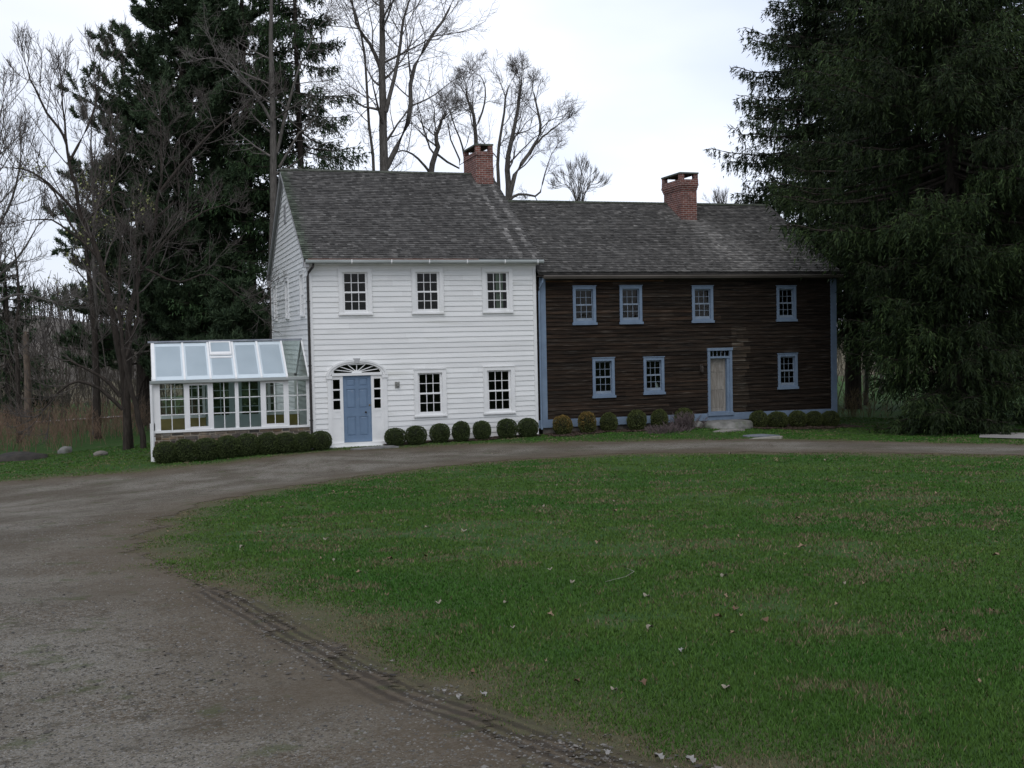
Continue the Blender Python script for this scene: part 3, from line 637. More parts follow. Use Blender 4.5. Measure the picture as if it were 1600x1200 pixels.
rm = MB(); rm.add([(7.6, 3.0, 0), (18.7, 3, 0), (18.7, 3, 5.4), (7.6, 3, 5.4)], [(0, 1, 2, 3)])
for z in (.3, 2.85, 2.95, 5.3): rm.add([(7.6, .03, z), (18.7, .03, z), (18.7, 3, z), (7.6, 3, z)], [(0, 1, 2, 3)])
for x in (12.8, 15.2): rm.add([(x, .05, .3), (x, 3, .3), (x, 3, 5.3), (x, .05, 5.3)], [(0, 1, 2, 3)])
rm.build('room_wall', M['room'], BH)
M['muntin'] = material('grey_muntin', (.23, .28, .34), (.18, .225, .28), 6)
for q in win_b: window(BH, F0, *q, M['bluetrim'], M['muntin'], cas=.10, sill=.14, proud=.05, recess=.035, stile=.022, mun=.015)
db = MB()
for xa, xb in ((13.69, 13.785), (14.535, 14.635)): db.box(xa, xb, -.06, .02, .62, 2.765)
db.box(13.67, 14.655, -.085, .02, 2.765, 2.86); db.box(13.785, 14.535, -.05, .12, 2.50, 2.555); db.box(13.66, 14.66, -.10, .02, .505, .62); db.box(13.785, 14.535, -.02, .2, .62, .645)
db.box(14.445, 14.535, -.02, .16, .645, 2.50); db.box(13.785, 13.80, -.02, .16, .645, 2.50)
DB = db.build('door_frame', M['bluetrim'], BH)
tl = MB()
for k in range(1, 5): tl.box(13.785+.15*k-.010, 13.785+.15*k+.010, .01, .04, 2.555, 2.765)
tl.box(13.785, 14.535, .012, .038, 2.555, 2.568); tl.build('transom_bars', M['muntin'], DB)
tp = MB(); tp.add([(13.785, .05, 2.555), (14.535, .05, 2.555), (14.535, .05, 2.765), (13.785, .05, 2.765)], [(0, 1, 2, 3)]); tp.build('transom_pane', M['glass'], DB)
bd = MB(); bd.box(13.80, 14.445, .12, .16, .645, 2.50)
for xa, xb in ((13.80, 13.88), (14.10, 14.15), (14.365, 14.445)): bd.box(xa, xb, .106, .12, .645, 2.5)
for za, zb in ((.645, .76), (1.40, 1.52), (2.02, 2.07), (2.40, 2.50)):
    for xa, xb in ((13.88, 14.10), (14.15, 14.365)): bd.box(xa, xb, .106, .12, za, zb)
for k in range(4):
    for xa in (13.893, 14.163): bd.box(xa+k*.052, xa+k*.052+.036, .108, .12, .77, 1.39)
B2 = bd.build('plank_door', M['oldwood'], BH); B2['label'] = 'weathered bare wood plank door'
lt = MB(); lt.box(13.83, 13.85, .085, .106, 1.42, 1.56); lt.tube([(13.84, .10, 1.45), (13.84, .06, 1.48), (13.84, .10, 1.52)], .008, 6); lt.build('latch', M['dark'], B2)
lp = MB(); lp.box(13.40, 13.47, -.04, -.02, 2.05, 2.30); lp.tube([(13.43, -.05, 2.25), (13.43, -.14, 2.30), (13.43, -.16, 2.24)], .008, 6); lp.tube([(13.43, -.16, 2.02), (13.43, -.16, 2.04), (13.43, -.16, 2.2), (13.43, -.16, 2.24)], [.03, .05, .055, .015], 6)
lp.build('wall_lantern', M['darkeave'], BH)
rt = MB(); bx0, bx1, bye, bze, byr, bzr = 7.47, 18.9, -.27, 5.48, 4.79, 8.40
def st2(x, s):
    k = 1.0
    d_ = max(0., 4.1-s); c = 14.9+.14*d_; wdt = .45+.10*d_
    k += 1.15*math.exp(-((x-c)/wdt)**2)*(.25+.75*random.random())*(1 if s < 4.2 else 0)
    if s > 4.1 and 13.9 < x < 14.5: k += .8*random.random()
    k += .45*max(0, min(1, (x-13.5)/3))*random.random()*(1 if s < 3.2 else .3)
    if s > 5.4 and x > 15.4: k *= .75
    return np.array([k, k, k*1.01])
rt.tone = (.7, .7, .7); slab(rt, bx0+.02, bx1-.02, bye+.03, bze-.004, byr, bzr-.004, .07); slab(rt, bx0, bx1, 2*byr-bye, bze, byr, bzr, .08)
shingles(rt, bx0, bx1, bye, bze, byr, bzr, .135, st2, wavy=.02)
for sgn in (1, -1):
    for k in range(88):
        kk = random.uniform(.55, .9); rt.tone = (kk*.85, kk, kk*.8); xa = bx0+k*.13
        rt.hexa([(xa, byr, bzr+.035), (xa+.14, byr, bzr+.03), (xa+.14, byr-sgn*.15, bzr-.055), (xa, byr-sgn*.15, bzr-.05), (xa, byr, bzr+.05), (xa+.14, byr, bzr+.045), (xa+.14, byr-sgn*.15, bzr-.035), (xa, byr-sgn*.15, bzr-.03)])
rt.build('roof', M['shingle'], BH, tones=True)
gt = MB(); pr = [(-.40, 5.38), (-.42, 5.35), (-.39, 5.27), (-.33, 5.255), (-.28, 5.27), (-.27, 5.38)]
gt.prism([(7.62, y, z) for y, z in pr], (11.3, 0, 0)); gt.build('gutter', material('brown_gutter', (.075, .065, .055), (.12, .105, .09), 2, .6, stretch=(.4, 4, 4)), BH)
dn = MB(); dn.tube([(7.62, -.33, 5.27), (7.60, -.30, 5.16), (7.555, -.14, 4.98), (7.55, -.09, 4.86), (7.55, -.085, 3.0), (7.55, -.085, .5), (7.55, -.12, .3)], .035, 8); dn.build('downspout', M['bluetrim'], BH)
chimney(BH, 14.46, 15.11, 3.45, 4.96, 7.2, 8.77, 9.16, 9.42, True)
orn = MB(); orn.tube([(11.84, .16, 1.47), (11.84, .16, 1.50), (11.84, .16, 1.58), (11.82, .16, 1.66), (11.80, .16, 1.72), (11.79, .16, 1.75)], [.05, .06, .055, .04, .03, .008], 10)
tag(orn.build('ornament', M['white'], None, smooth=True, loc=(11.84, .16, 1.47)), 'small white ornament standing inside the lower window left of the plank door', 'ornament')

# ------------------------------------------------------------------ greenhouse
GH = empty('greenhouse', (-2.4, .4, 0), 'glazed white lean-to greenhouse on a low stone wall beside the white house', 'greenhouse')
gx0, gy0, gy1, gyr, gzr, gze = -4.72, .40, 3.28, 1.84, 3.43, 2.33
px = [-4.62, -3.76, -3.01, -2.245, -1.465, -.71, -.05]
sw = MB()
def stonerow(P, L0, L1, z0, z1):
    z = z0
    while z < z1-.03:
        h = min(random.uniform(.11, .2), z1-z); u = L0
        while u < L1-.02:
            wd = min(random.uniform(.14, .42), L1-u); k = random.uniform(.3, 1.0); r_ = random.uniform(-.06, .28); sw.tone = (k*(1+r_), k, k*(1-r_))
            q = random.uniform(.35, .65)
            for a, b in (((0, q), (q, 1)) if random.random() < .4 else ((0, 1),)):
                za, zb = z+h*a+random.uniform(-.015, .01), z+h*b-.026+random.uniform(-.012, .012); o = random.uniform(.012, .04); j1, j2, j3, j4 = [random.uniform(-.012, .012) for _ in range(4)]
                k = random.uniform(.3, 1.05); r_ = random.uniform(-.08, .30); sw.tone = (k*(1+r_), k, k*(1-r_))
                sw.hexa([P(u+j1, za, 0), P(u+wd-.03+j2, za, 0), P(u+wd-.036+j2, za+.006, o), P(u+.006+j1, za+.006, o), P(u+j3, zb, 0), P(u+wd-.03+j4, zb, 0), P(u+wd-.036+j4, zb-.006, o), P(u+.006+j3, zb-.006, o)])
            u += wd
        z += h
stonerow(lambda u, z, o: (u, gy0-o, z), gx0, -.0, -.4, .68); stonerow(lambda u, z, o: (gx0-o, u, z), gy0, gy1, -.5, .68)
sw.tone = (2.0, 1.9, 1.7); sw.box(gx0, -.0, gy0, gy0+.2, -.5, .68); sw.box(gx0, gx0+.2, gy0+.2, gy1, -.5, .68)
sw.build('stone_wall', M['stone'], GH, tones=True)
yb = MB(); yb.box(gx0+.2, -3.06, gy1-.11, gy1-.02, -.3, .925); yb.box(-1.13, 0, gy1-.11, gy1-.02, -.3, .925); yb.build('yellow_base', M['yellow'], GH)
fm = MB(); fm.box(gx0-.03, 0, gy0-.05, gy0+.12, .68, .75)
for i, x in enumerate(px): hw = .10 if i == 0 else .055; fm.box(x-hw, x+hw, gy0-.02, gy0+.07, .75, 2.24)
fm.box(gx0, 0, gy0-.015, gy0+.065, 2.18, 2.30)
for i in (1, 4):           # opening casements have a second frame
    a, b = px[i]+.055, px[i+1]-.055
    for q in ((a, a+.05, .75, 2.18), (b-.05, b, .75, 2.18), (a+.05, b-.05, .75, .83), (a+.05, b-.05, 2.10, 2.18)): fm.box(q[0], q[1], gy0-.028, gy0+.03, q[2], q[3])
for x in (gx0, gx0+.9, gx0+1.8): pass
for y in (gy0+.07, gyr, gy1): fm.box(gx0-.02, gx0+.08, y-.05, y+.05, .68, 2.3 if y != gyr else 3.35)
fm.box(gx0-.02, gx0+.08, gy0, gy1, 2.2, 2.3); fm.box(gx0-.03, gx0+.10, gy0, gy1, .68, .75)
fm.build('frame', M['white'], GH)
mu = MB()
for i in range(6):
    a, b = px[i]+.055, px[i+1]-.055; xm = (a+b)/2; mu.box(xm-.012, xm+.012, gy0+.0, gy0+.028, .75, 2.18)
    for z in (1.22, 1.69): mu.box(a, b, gy0+.0, gy0+.026, z-.012, z+.012)
mu.build('muntins', M['white'], GH)
pn = MB(); pn.add([(gx0+.05, gy0+.035, .75), (-.02, gy0+.035, .75), (-.02, gy0+.035, 2.2), (gx0+.05, gy0+.035, 2.2)], [(0, 1, 2, 3)])
pn.add([(gx0+.03, gy0+.07, .75), (gx0+.03, gy1, .75), (gx0+.03, gy1, 2.3), (gx0+.03, gyr, 3.35), (gx0+.03, gy0+.07, 2.3)], [(0, 1, 2, 3, 4)])
pn.build('glazing', M['ghglass'], GH)
# rear wall: windows with small panes and a pale double door
rw = MB(); yy0, yy1 = gy1-.10, gy1-.04
for x in (-4.66, -3.70, -3.10, -1.10, -.98, -.08): rw.box(x-.045, x+.045, yy0, yy1, .95, 2.3)
rw.box(-4.6, 0, yy0, yy1, 2.2, 2.32); rw.box(-4.6, -3.1, yy0-.02, yy1, .93, 1.03); rw.box(-1.1, 0, yy0-.02, yy1, .93, 1.03)
for a, b in ((-4.6, -3.72), (-3.66, -3.12), (-1.06, -.1)):
    for k in range(1, 3): x = a+(b-a)*k/3; rw.box(x-.011, x+.011, yy0+.01, yy1-.01, 1.03, 2.2)
    for k in range(1, 4): z = 1.03+1.17*k/4; rw.box(a, b, yy0+.012, yy1-.012, z-.011, z+.011)
rw.build('rear_window_frame', M['white'], GH)
yy0 -= .06; yy1 -= .06
for xa, xb in ((-3.03, -2.10), (-2.07, -1.15)):
    gd = MB(); gd.box(xa, xa+.19, yy0-.02, yy1, .0, 2.2); gd.box(xb-.19, xb, yy0-.02, yy1, .0, 2.2); gd.box(xa+.19, xb-.19, yy0-.02, yy1, 0, .98); gd.box(xa+.19, xb-.19, yy0-.02, yy1, 2.08, 2.2)
    for k in range(1, 2): x = (xa+xb)/2; gd.box(x-.012, x+.012, yy0, yy1, .98, 2.08)
    for k in range(1, 4): z = .98+1.1*k/4; gd.box(xa+.14, xb-.14, yy0+.005, yy1-.01, z-.011, z+.011)
    gd.build('glazed_door', M['palegreen'], GH)
fl_ = MB(); fl_.box(gx0+.2, 0, gy0+.2, gy1-.12, -.2, .02); fl_.build('floor', M['room'], GH)
sl = MB()
def roofq(xa, xb, t0, t1, h, th_, back=False):
    P_ = lambda x, t, hh: (x, (gy0-.10+(gyr-gy0+.10)*t) if not back else (gy1+.10-(gy1+.10-gyr)*t), gze-.05+(gzr-gze+.05)*t+hh)
    return [P_(xa, t0, h), P_(xb, t0, h), P_(xb, t1, h), P_(xa, t1, h), P_(xa, t0, h+th_), P_(xb, t0, h+th_), P_(xb, t1, h+th_), P_(xa, t1, h+th_)]
rx = [-4.68, -3.78, -3.015, -2.25, -1.48, -.70, -.03]
rf = MB()
for i, x in enumerate(rx):
    hw = .05 if i == 0 else .03
    for bk in (False, True): rf.hexa(roofq(x-hw, x+hw, -.01, 1.0, -.03, .075, bk))
rf.hexa(roofq(gx0-.03, 0, -.02, .0, -.06, .05)); RF = rf.build('rafters', M['white'], GH)
rc = MB(); rc.box(gx0-.10, .0, gyr-.09, gyr+.09, gzr-.01, gzr+.045); rc.build('ridge_cap', material('grey_ridge_metal', (.17, .19, .23), (.3, .32, .35), 3, .4, .5), GH)
for i in range(5):
    a, b = rx[i]+.03, rx[i+1]-.03
    e1 = MB()
    for q in ((a, a+.05, .0, .97), (b-.05, b, .0, .97), (a+.05, b-.05, .0, .09), (a+.05, b-.05, .88, .97)): e1.hexa(roofq(q[0], q[1], q[2], q[3], -.004, .012))
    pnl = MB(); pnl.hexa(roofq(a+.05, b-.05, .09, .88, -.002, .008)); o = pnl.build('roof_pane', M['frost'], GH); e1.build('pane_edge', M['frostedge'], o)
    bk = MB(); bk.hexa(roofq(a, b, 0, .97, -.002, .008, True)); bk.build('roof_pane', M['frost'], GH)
a, b = rx[5]+.03, rx[6]-.03
for bk_ in (False, True): cl = MB(); cl.add(roofq(a, b, 0, .97, .0, .006, bk_)[:4], [(0, 1, 2, 3)]); cl.build('roof_pane', M['ghglass'], GH)
sk = MB(); a, b = rx[2]+.045, rx[3]-.045
for q in ((a, a+.05, .60, .98), (b-.05, b, .60, .98), (a+.05, b-.05, .60, .66), (a+.05, b-.05, .93, .98)): sk.hexa(roofq(q[0], q[1], q[2], q[3], .02, .05))
sk.hexa(roofq(a, b, .535, .56, .012, .03)); SK = sk.build('vent_window', M['white'], GH)
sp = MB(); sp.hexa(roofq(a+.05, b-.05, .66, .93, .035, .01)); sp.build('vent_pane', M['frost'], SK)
gg_ = MB(); gg_.prism([(gx0-.09, y, z) for y, z in ((.20, 2.27), (.21, 2.19), (.26, 2.165), (.34, 2.175), (.36, 2.27))], (4.78, 0, 0)); gg_.build('gutter', M['gutter'], GH)
gd_ = MB(); gd_.tube([(gx0-.05, .28, 2.2), (gx0-.05, .30, 1.9), (gx0-.05, .32, .8), (gx0-.05, .32, -.35)], .042, 8); gd_.box(gx0-.12, gx0+.03, .38, .44, -.35, .98); gd_.build('downspout', M['white'], GH)

# ------------------------------------------------------------------ vegetation builders
def unit(v): return v/np.maximum(np.linalg.norm(v, axis=-1, keepdims=True), 1e-9)
def tubes(batch, k):
    """batch: list of (pts (B,N,3), rad (B,N)) -> verts, quads"""
    Vs, Fs, off = [], [], 0
    for pts, rad in batch:
        B, N = rad.shape
        if B == 0: continue
        d = np.empty_like(pts); d[:, 1:-1] = pts[:, 2:]-pts[:, :-2]; d[:, 0] = pts[:, 1]-pts[:, 0]; d[:, -1] = pts[:, -1]-pts[:, -2]; d = unit(d)
        h = np.where(np.abs(d[..., 2:3]) < .9, np.array([0, 0, 1.]), np.array([1., 0, 0]))
        r = unit(np.cross(d, h)); u = np.cross(r, d)
        a = np.arange(k)*2*math.pi/k
        V = pts[:, :, None]+rad[:, :, None, None]*(r[:, :, None]*np.cos(a)[None, None, :, None]+u[:, :, None]*np.sin(a)[None, None, :, None])
        b = off+np.arange(B)[:, None, None]*N*k+np.arange(N-1)[None, :, None]*k; j = np.arange(k)[None, None]; j2 = (j+1) % k
        Fs.append(np.stack([b+j, b+j2, b+k+j2, b+k+j], -1).reshape(-1, 4)); Vs.append(V.reshape(-1, 3)); off += B*N*k
    return np.concatenate(Vs), np.concatenate(Fs)
def grow(st, di, ln, r0, r1, N, wander, up):
    B = len(st); P = np.empty((B, N, 3)); P[:, 0] = st; d = unit(di)
    for i in range(1, N):
        d = unit(d+rng.normal(0, wander, (B, 3))+np.array([0, 0, up])/N)
        P[:, i] = P[:, i-1]+d*(ln/(N-1))[:, None]
    t = np.linspace(0, 1, N)[None]
    return P, r0[:, None]*(1-t)+r1[:, None]*t
def kids(P, rad, ln, c, tmin, tmax, ang, ratio, rr=.6, flat=None):
    B, N, _ = P.shape; t = (np.arange(c)[None]+rng.random((B, c)))/c*(tmax-tmin)+tmin
    f = t*(N-1); i = np.minimum(f.astype(int), N-2); fr = f-i; b = np.arange(B)[:, None]
    st = P[b, i]*(1-fr)[..., None]+P[b, i+1]*fr[..., None]; tg = unit(P[b, i+1]-P[b, i]); rd = rad[b, i]*(1-fr)+rad[b, i+1]*fr
    pr = unit(np.cross(tg, unit(rng.normal(0, 1, tg.shape)))); a = np.radians(rng.normal(ang, 12, t.shape))[..., None]
    di = tg*np.cos(a)+pr*np.sin(a)
    l = ln[:, None]*ratio*(1.15-.65*t)*rng.uniform(.65, 1.25, t.shape)
    return st.reshape(-1, 3), di.reshape(-1, 3), l.ravel(), np.minimum(rd*rr, rd*.95).ravel()
def bez(pts, N):
    """smooth path through control points (each (x,y,z,r))"""
    p = np.array(pts, float); s = np.linspace(0, len(p)-1, N); out = np.empty((N, 4))
    for q in range(4):
        i = np.minimum(s.astype(int), len(p)-2); f = s-i
        p0, p1, p2, p3 = p[np.maximum(i-1, 0), q], p[i, q], p[i+1, q], p[np.minimum(i+2, len(p)-1), q]
        out[:, q] = .5*(2*p1+(p2-p0)*f+(2*p0-5*p1+4*p2-p3)*f*f+(3*p1-p0-3*p2+p3)*f**3)
    return out
def at(px, py, Y):
    """point of the photograph's ray at depth Y"""
    d = FW+RT*(px-800)/FPX-UP*(py-600)/FPX; t = (Y-CAM[1])/d[1]; return CAM+d*t
def limb(pix, Y, r, N=14, dy=0.0):
    n = len(pix); c = []
    for k, (a, b) in enumerate(pix):
        p = at(a, b, Y+dy*k/(n-1)); c.append((*p, r[0]+(r[1]-r[0])*k/(n-1)))
    return bez(c, N)
def bare_tree(limbs, label, group=None, name='bare_tree', l1=9, l2=6, l3=4, l4=3, len1=2.4, up=.12, mat='bark', wander=.085, ang=46, tmin=.3, rmin=.0088, leafbud=None, auto=None, ratio=.55):
    """limbs: list of (N,4) paths, the first is the trunk"""
    root = empty(name, (limbs[0][0, 0], limbs[0][0, 1], limbs[0][0, 2]), label, 'tree', group)
    for L_ in limbs: L_[:, 3] = np.minimum(L_[:, 3], L_[:, 3].max()*np.linspace(1.0, .0, len(L_))**.7+.012)
    big = [(L_[None, :, :3], L_[None, :, 3]) for L_ in limbs]
    for b in big: b[0][0, 1:-1] += rng.normal(0, .02, (b[0].shape[1]-2, 3))
    V, F = tubes(big, 9); npmesh('trunk', V, F, M[mat], root, smooth=True)
    tw = []; S = []
    for bi, (P, rd) in enumerate(big):
        Ln = np.array([np.linalg.norm(np.diff(P[0], axis=0), axis=1).sum()])
        c = max(2, int(l1*min(1.0, float(Ln[0])/8)*(1 if bi == 0 else .8)))
        st, di, l, r = kids(P, rd, Ln, c, tmin if bi == 0 else .2, 1., ang, 1, .5); l = len1*rng.uniform(.6, 1.25, len(l))*np.clip(r*10+.55, .65, 1.2)
        tpd = unit(P[:, -1]-P[:, -3]); st = np.concatenate([st, np.repeat(P[:, -1], 2, 0)]); di = np.concatenate([di, unit(np.repeat(tpd, 2, 0)+rng.normal(0, .35, (2, 3)))]); l = np.concatenate([l, rng.uniform(.5, .9, 2)*len1*.6]); r = np.concatenate([r, np.full(2, .014)])
        S.append((st, di, l, np.maximum(r*.9, .015)))
    st, di, l, r = [np.concatenate(q) for q in zip(*S)]
    P1, R1 = grow(st, di, l, r, np.full(len(l), .011), 8, wander, up*8*.35); tw.append((P1, R1))
    st, di, l, r = kids(P1, R1, l, l2, .15, 1, ang-4, ratio); P2, R2 = grow(st, di, l*1.15, np.maximum(r*.8, rmin*1.1), np.full(len(l), rmin*.8), 6, wander, up*3); tw.append((P2, R2))
    st, di, l, r = kids(P2, R2, l, l3, .2, 1, ang-6, .6); P3, R3 = grow(st, di, np.maximum(l*1.25, .28), np.full(len(l), rmin*.85), np.full(len(l), rmin*.55), 4, wander*.6, up*2); tw.append((P3, R3))
    if l4: st, di, l, r = kids(P3, R3, l, l4, .25, 1, ang-6, .62); P4, R4 = grow(st, di, np.maximum(l*1.2, .22), np.full(len(l), rmin*.6), np.full(len(l), rmin*.42), 3, wander*.5, up*2); tw.append((P4, R4))
    V, F = tubes(tw, 3); npmesh('branches', V, F, M['twig' if mat == 'bark' else 'twigdark'], root)
    if leafbud:
        q = tw[-1][0][:, -1]; q = q[rng.random(len(q)) < leafbud[0]]; V, F, c = sprays(q, unit(rng.normal(0, 1, q.shape)), rng.uniform(.05, .14, len(q)), .05, leafbud[1], leafbud[2]); npmesh('buds', V, F, M['leaf'], root, colr=c)['kind'] = 'stuff'
    return root
def sprays(P, D, ln, wd, c0, c1, bias=None):
    n = len(P); s = unit(np.cross(D, unit(rng.normal(0, 1, (n, 3)))))*wd
    V = np.stack([P-s, P+s, P+D*np.asarray(ln)[:, None]], 1).reshape(-1, 3)
    f = rng.random(n)[:, None] if bias is None else np.clip(bias[:, None]+rng.normal(0, .25, (n, 1)), 0, 1)
    c = np.array(c0)*(1-f)+np.array(c1)*f; c = c*rng.uniform(.75, 1.25, (n, 1))
    return V, np.arange(3*n).reshape(-1, 3), np.repeat(c, 3, 0)
def spruce(label, x, y, H, prof, group=None, name='spruce_tree', dz=.36, step=.13, hang=.32, per=4, wd=.022, c0=(.014, .030, .016), c1=(.034, .062, .022), r0=.32, nb=5.5, z0=.5, sl=(.10, .26), cull=None, lean=0.0, mat='barkdark', dead=0.0):
    z = g1(x, y); root = empty(name, (x, y, z), label, 'tree', group)
    tk = bez([(x, y, z-.3, r0*1.25), (x+.05, y, z+H*.3, r0*.8), (x-.05+lean, y, z+H*.7, r0*.4), (x+lean, y, z+H, .02)], 16)
    zs = []; q = z0
    while q < H-.3:
        for _ in range(int(nb)+(random.random() < nb % 1)): zs.append(q+random.uniform(-.15, .15))
        q += dz*random.uniform(.8, 1.2)
    zs = np.array(zs); B = len(zs); az = rng.uniform(0, 2*math.pi, B)
    L_ = np.interp(zs, prof[0], prof[1])*rng.uniform(.72, 1.12, B); hd = np.c_[np.cos(az), np.sin(az), np.zeros(B)]
    if cull is not None: k = cull(az, zs); zs, az, L_, hd = zs[k], az[k], L_[k], hd[k]; B = len(zs)
    N = 14; s = np.linspace(0, 1, N)[None, :, None]; frac = (zs/H)[:, None, None]
    dr = (-.62*s+.36*s**2.4)*(1-.65*frac)+.25*s*frac
    P = np.stack([np.full(B, x), np.full(B, y), z+zs], 1)[:, None]+hd[:, None]*L_[:, None, None]*s*.96
    P[..., 2] += (L_[:, None]*dr[..., 0])
    P += rng.normal(0, .02, P.shape)*s*L_[:, None, None]*.4
    rad = (.012+.011*L_)[:, None]*(1-.85*s[..., 0])
    # side branches
    c = 18; t = np.linspace(.16, .98, c)[None]+rng.uniform(-.02, .02, (B, c)); f = np.clip(t, 0, .999)*(N-1); i = f.astype(int); fr = f-i; b = np.arange(B)[:, None]
    st = P[b, i]*(1-fr)[..., None]+P[b, i+1]*fr[..., None]; tg = unit(P[b, i+1]-P[b, i])
    sd = np.cross(tg, np.array([0, 0, 1.]))*np.where(np.arange(c) % 2, 1, -1)[None, :, None]
    di = unit(tg*.75+unit(sd)*.8+np.array([0, 0, -.12])+rng.normal(0, .12, tg.shape))
    l = np.minimum(L_[:, None]*(.42*(1-t)+.05)+.14, 1.5)*rng.uniform(.7, 1.2, t.shape)
    P2, R2 = grow(st.reshape(-1, 3), di.reshape(-1, 3), l.ravel(), np.full(B*c, .010), np.full(B*c, .004), 5, .05, -.25)
    V, F = tubes([(tk[None, :, :3], tk[None, :, 3])], 10); npmesh('trunk', V, F, M[mat], root, smooth=True)
    V, F = tubes([(P, rad), (P2, R2)], 3); npmesh('branches', V, F, M[mat], root)
    # hanging needle sprays
    def along(P_, ln, tmin):
        Bn, Nn, _ = P_.shape; cnt = np.maximum((ln*(1-tmin)/step).astype(int), 1); idx = np.repeat(np.arange(Bn), cnt)
        t = tmin+(1-tmin)*rng.random(len(idx)); f = t*(Nn-1); i = np.minimum(f.astype(int), Nn-2); fr = (f-i)[:, None]
        return P_[idx, i]*(1-fr)+P_[idx, i+1]*fr, unit(P_[idx, i+1]-P_[idx, i]), t, idx
    A, TA, t1, ia = along(P, L_, .3); Bp, TB, t2, ib = along(P2, l.ravel(), .05); bf = rng.uniform(.55, 1.55, B)[np.concatenate([ia, ib//c])]
    Q = np.concatenate([A, Bp]); T = np.concatenate([TA, TB]); tt = np.concatenate([t1, t2]); n = len(Q)
    hl = rng.gamma(2.2, hang/2.2, n)*np.clip(1.2-.55*(Q[:, 2]-z)/H, .4, 1.2)
    Vs, Cs = [], []
    for k in range(per):
        sfr = rng.random(n); pos = Q.copy(); pos[:, 2] -= hl*sfr*.8; pos += rng.normal(0, .02, pos.shape)
        D = unit(T*.55+rng.normal(0, .38, pos.shape)+np.array([0, 0, -.75]))
        if k == 0: D = unit(T+rng.normal(0, .35, pos.shape)+np.array([0, 0, .15])); pos = Q
        V, F, cc = sprays(pos, D, rng.uniform(*sl, n), wd, c0, c1); 
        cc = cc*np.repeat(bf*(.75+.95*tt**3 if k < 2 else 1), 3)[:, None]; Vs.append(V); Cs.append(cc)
    V = np.concatenate(Vs); npmesh('needles', V, np.arange(len(V)).reshape(-1, 3), M['leaf'], root, colr=np.concatenate(Cs))
    return root
def pine(label, x, y, H, prof, name='pine_tree', group=None, dz=.75, nb=5, c0=(.030, .052, .030), c1=(.068, .102, .050), z0=3, r0=.36, rise=.38, cull=None, per=13):
    z = g1(x, y); root = empty(name, (x, y, z), label, 'tree', group)
    tk = bez([(x, y, z-.3, r0*1.2), (x+.1, y, z+H*.4, r0*.75), (x, y, z+H*.8, r0*.3), (x, y, z+H, .03)], 14)
    zs = []; q = z0
    while q < H-.2:
        for _ in range(nb): zs.append(q+random.uniform(-.25, .25))
        q += dz*random.uniform(.75, 1.25)
    zs = np.array(zs); B = len(zs); az = rng.uniform(0, 2*math.pi, B); L_ = np.interp(zs, prof[0], prof[1])*rng.uniform(.6, 1.15, B)
    if cull is not None: k = cull(az, zs); zs, az, L_ = zs[k], az[k], L_[k]; B = len(zs)
    hd = np.c_[np.cos(az), np.sin(az), np.zeros(B)]; N = 10; s = np.linspace(0, 1, N)[None, :, None]
    P = np.stack([np.full(B, x), np.full(B, y), z+zs], 1)[:, None]+hd[:, None]*L_[:, None, None]*s
    P[..., 2] += L_[:, None]*(-.12*s[..., 0]+rise*s[..., 0]**2.2); P += rng.normal(0, .05, P.shape)*s
    rad = (.02+.012*L_)[:, None]*(1-.8*s[..., 0])
    st, di, l, r = kids(P, rad, L_, 15, .12, 1, 42, .30); di = unit(di+np.array([0, 0, .35])); l = np.clip(l, .35, 1.4)
    P2, R2 = grow(st, di, l, np.full(len(l), .014), np.full(len(l), .008), 5, .08, .5)
    V, F = tubes([(tk[None, :, :3], tk[None, :, 3])], 10); npmesh('trunk', V, F, M['barkdark'], root, smooth=True)
    V, F = tubes([(P, rad), (P2, R2)], 3); npmesh('branches', V, F, M['barkdark'], root)
    st, di, l3, r = kids(P2, R2, l, 7, .25, 1, 35, .3); tip = np.concatenate([st, P2[:, -1]]); td = unit(np.concatenate([di, P2[:, -1]-P2[:, -2]])+np.array([0, 0, .35]))
    n = len(tip); idx = np.repeat(np.arange(n), per); D = unit(td[idx]+rng.normal(0, .62, (len(idx), 3)))
    V, F, c = sprays(tip[idx]+rng.normal(0, .05, (len(idx), 3)), D, rng.uniform(.12, .29, len(idx)), .026, c0, c1)
    npmesh('needles', V, F, M['leaf'], root, colr=c)
    return root

# ------------------------------------------------------------------ spruces beside the dark house
spruce('huge dark drooping spruce in front of the brown house end, boughs hanging to the grass', 20.5, -4.2, 21, ([0, 1.2, 3, 5.5, 7.0, 8.5, 10, 13, 21], [2.4, 3.0, 3.2, 3.5, 5.2, 7.0, 6.2, 4.8, .4]), group='tall spruces by the brown house', step=.10, per=6, wd=.022, hang=.52, nb=6.5, c0=(.011, .021, .009), c1=(.032, .050, .015))
spruce('tall dark spruce behind the right end of the brown roof', 25.9, 9.5, 30, ([0, 2, 5, 9, 11, 14, 16.5, 19, 24, 30], [3, 4.6, 5.0, 5.8, 6.1, 5.9, 5.2, 3.8, 2.6, .4]), group='tall spruces by the brown house', step=.115, per=6, wd=.026, hang=.46, nb=6.5, c0=(.011, .021, .010), c1=(.030, .047, .017), z0=4.2)
spruce('dark spruce cut by the right edge of the photo, nearest the drive', 27.0, -3.0, 20, ([0, 1.5, 4, 8, 12, 20], [2.6, 3.6, 4.6, 4.4, 3.6, .4]), group='tall spruces by the brown house', step=.14, per=4, wd=.026, nb=5, c0=(.011, .021, .009), c1=(.030, .048, .015))
spruce('dark spruce filling the gap between the two big spruces', 31.0, 6.0, 24, ([0, 3, 8, 14, 24], [4.0, 5.2, 5.2, 4.2, .4]), group='tall spruces by the brown house', step=.19, per=4, wd=.034, nb=5, z0=4)
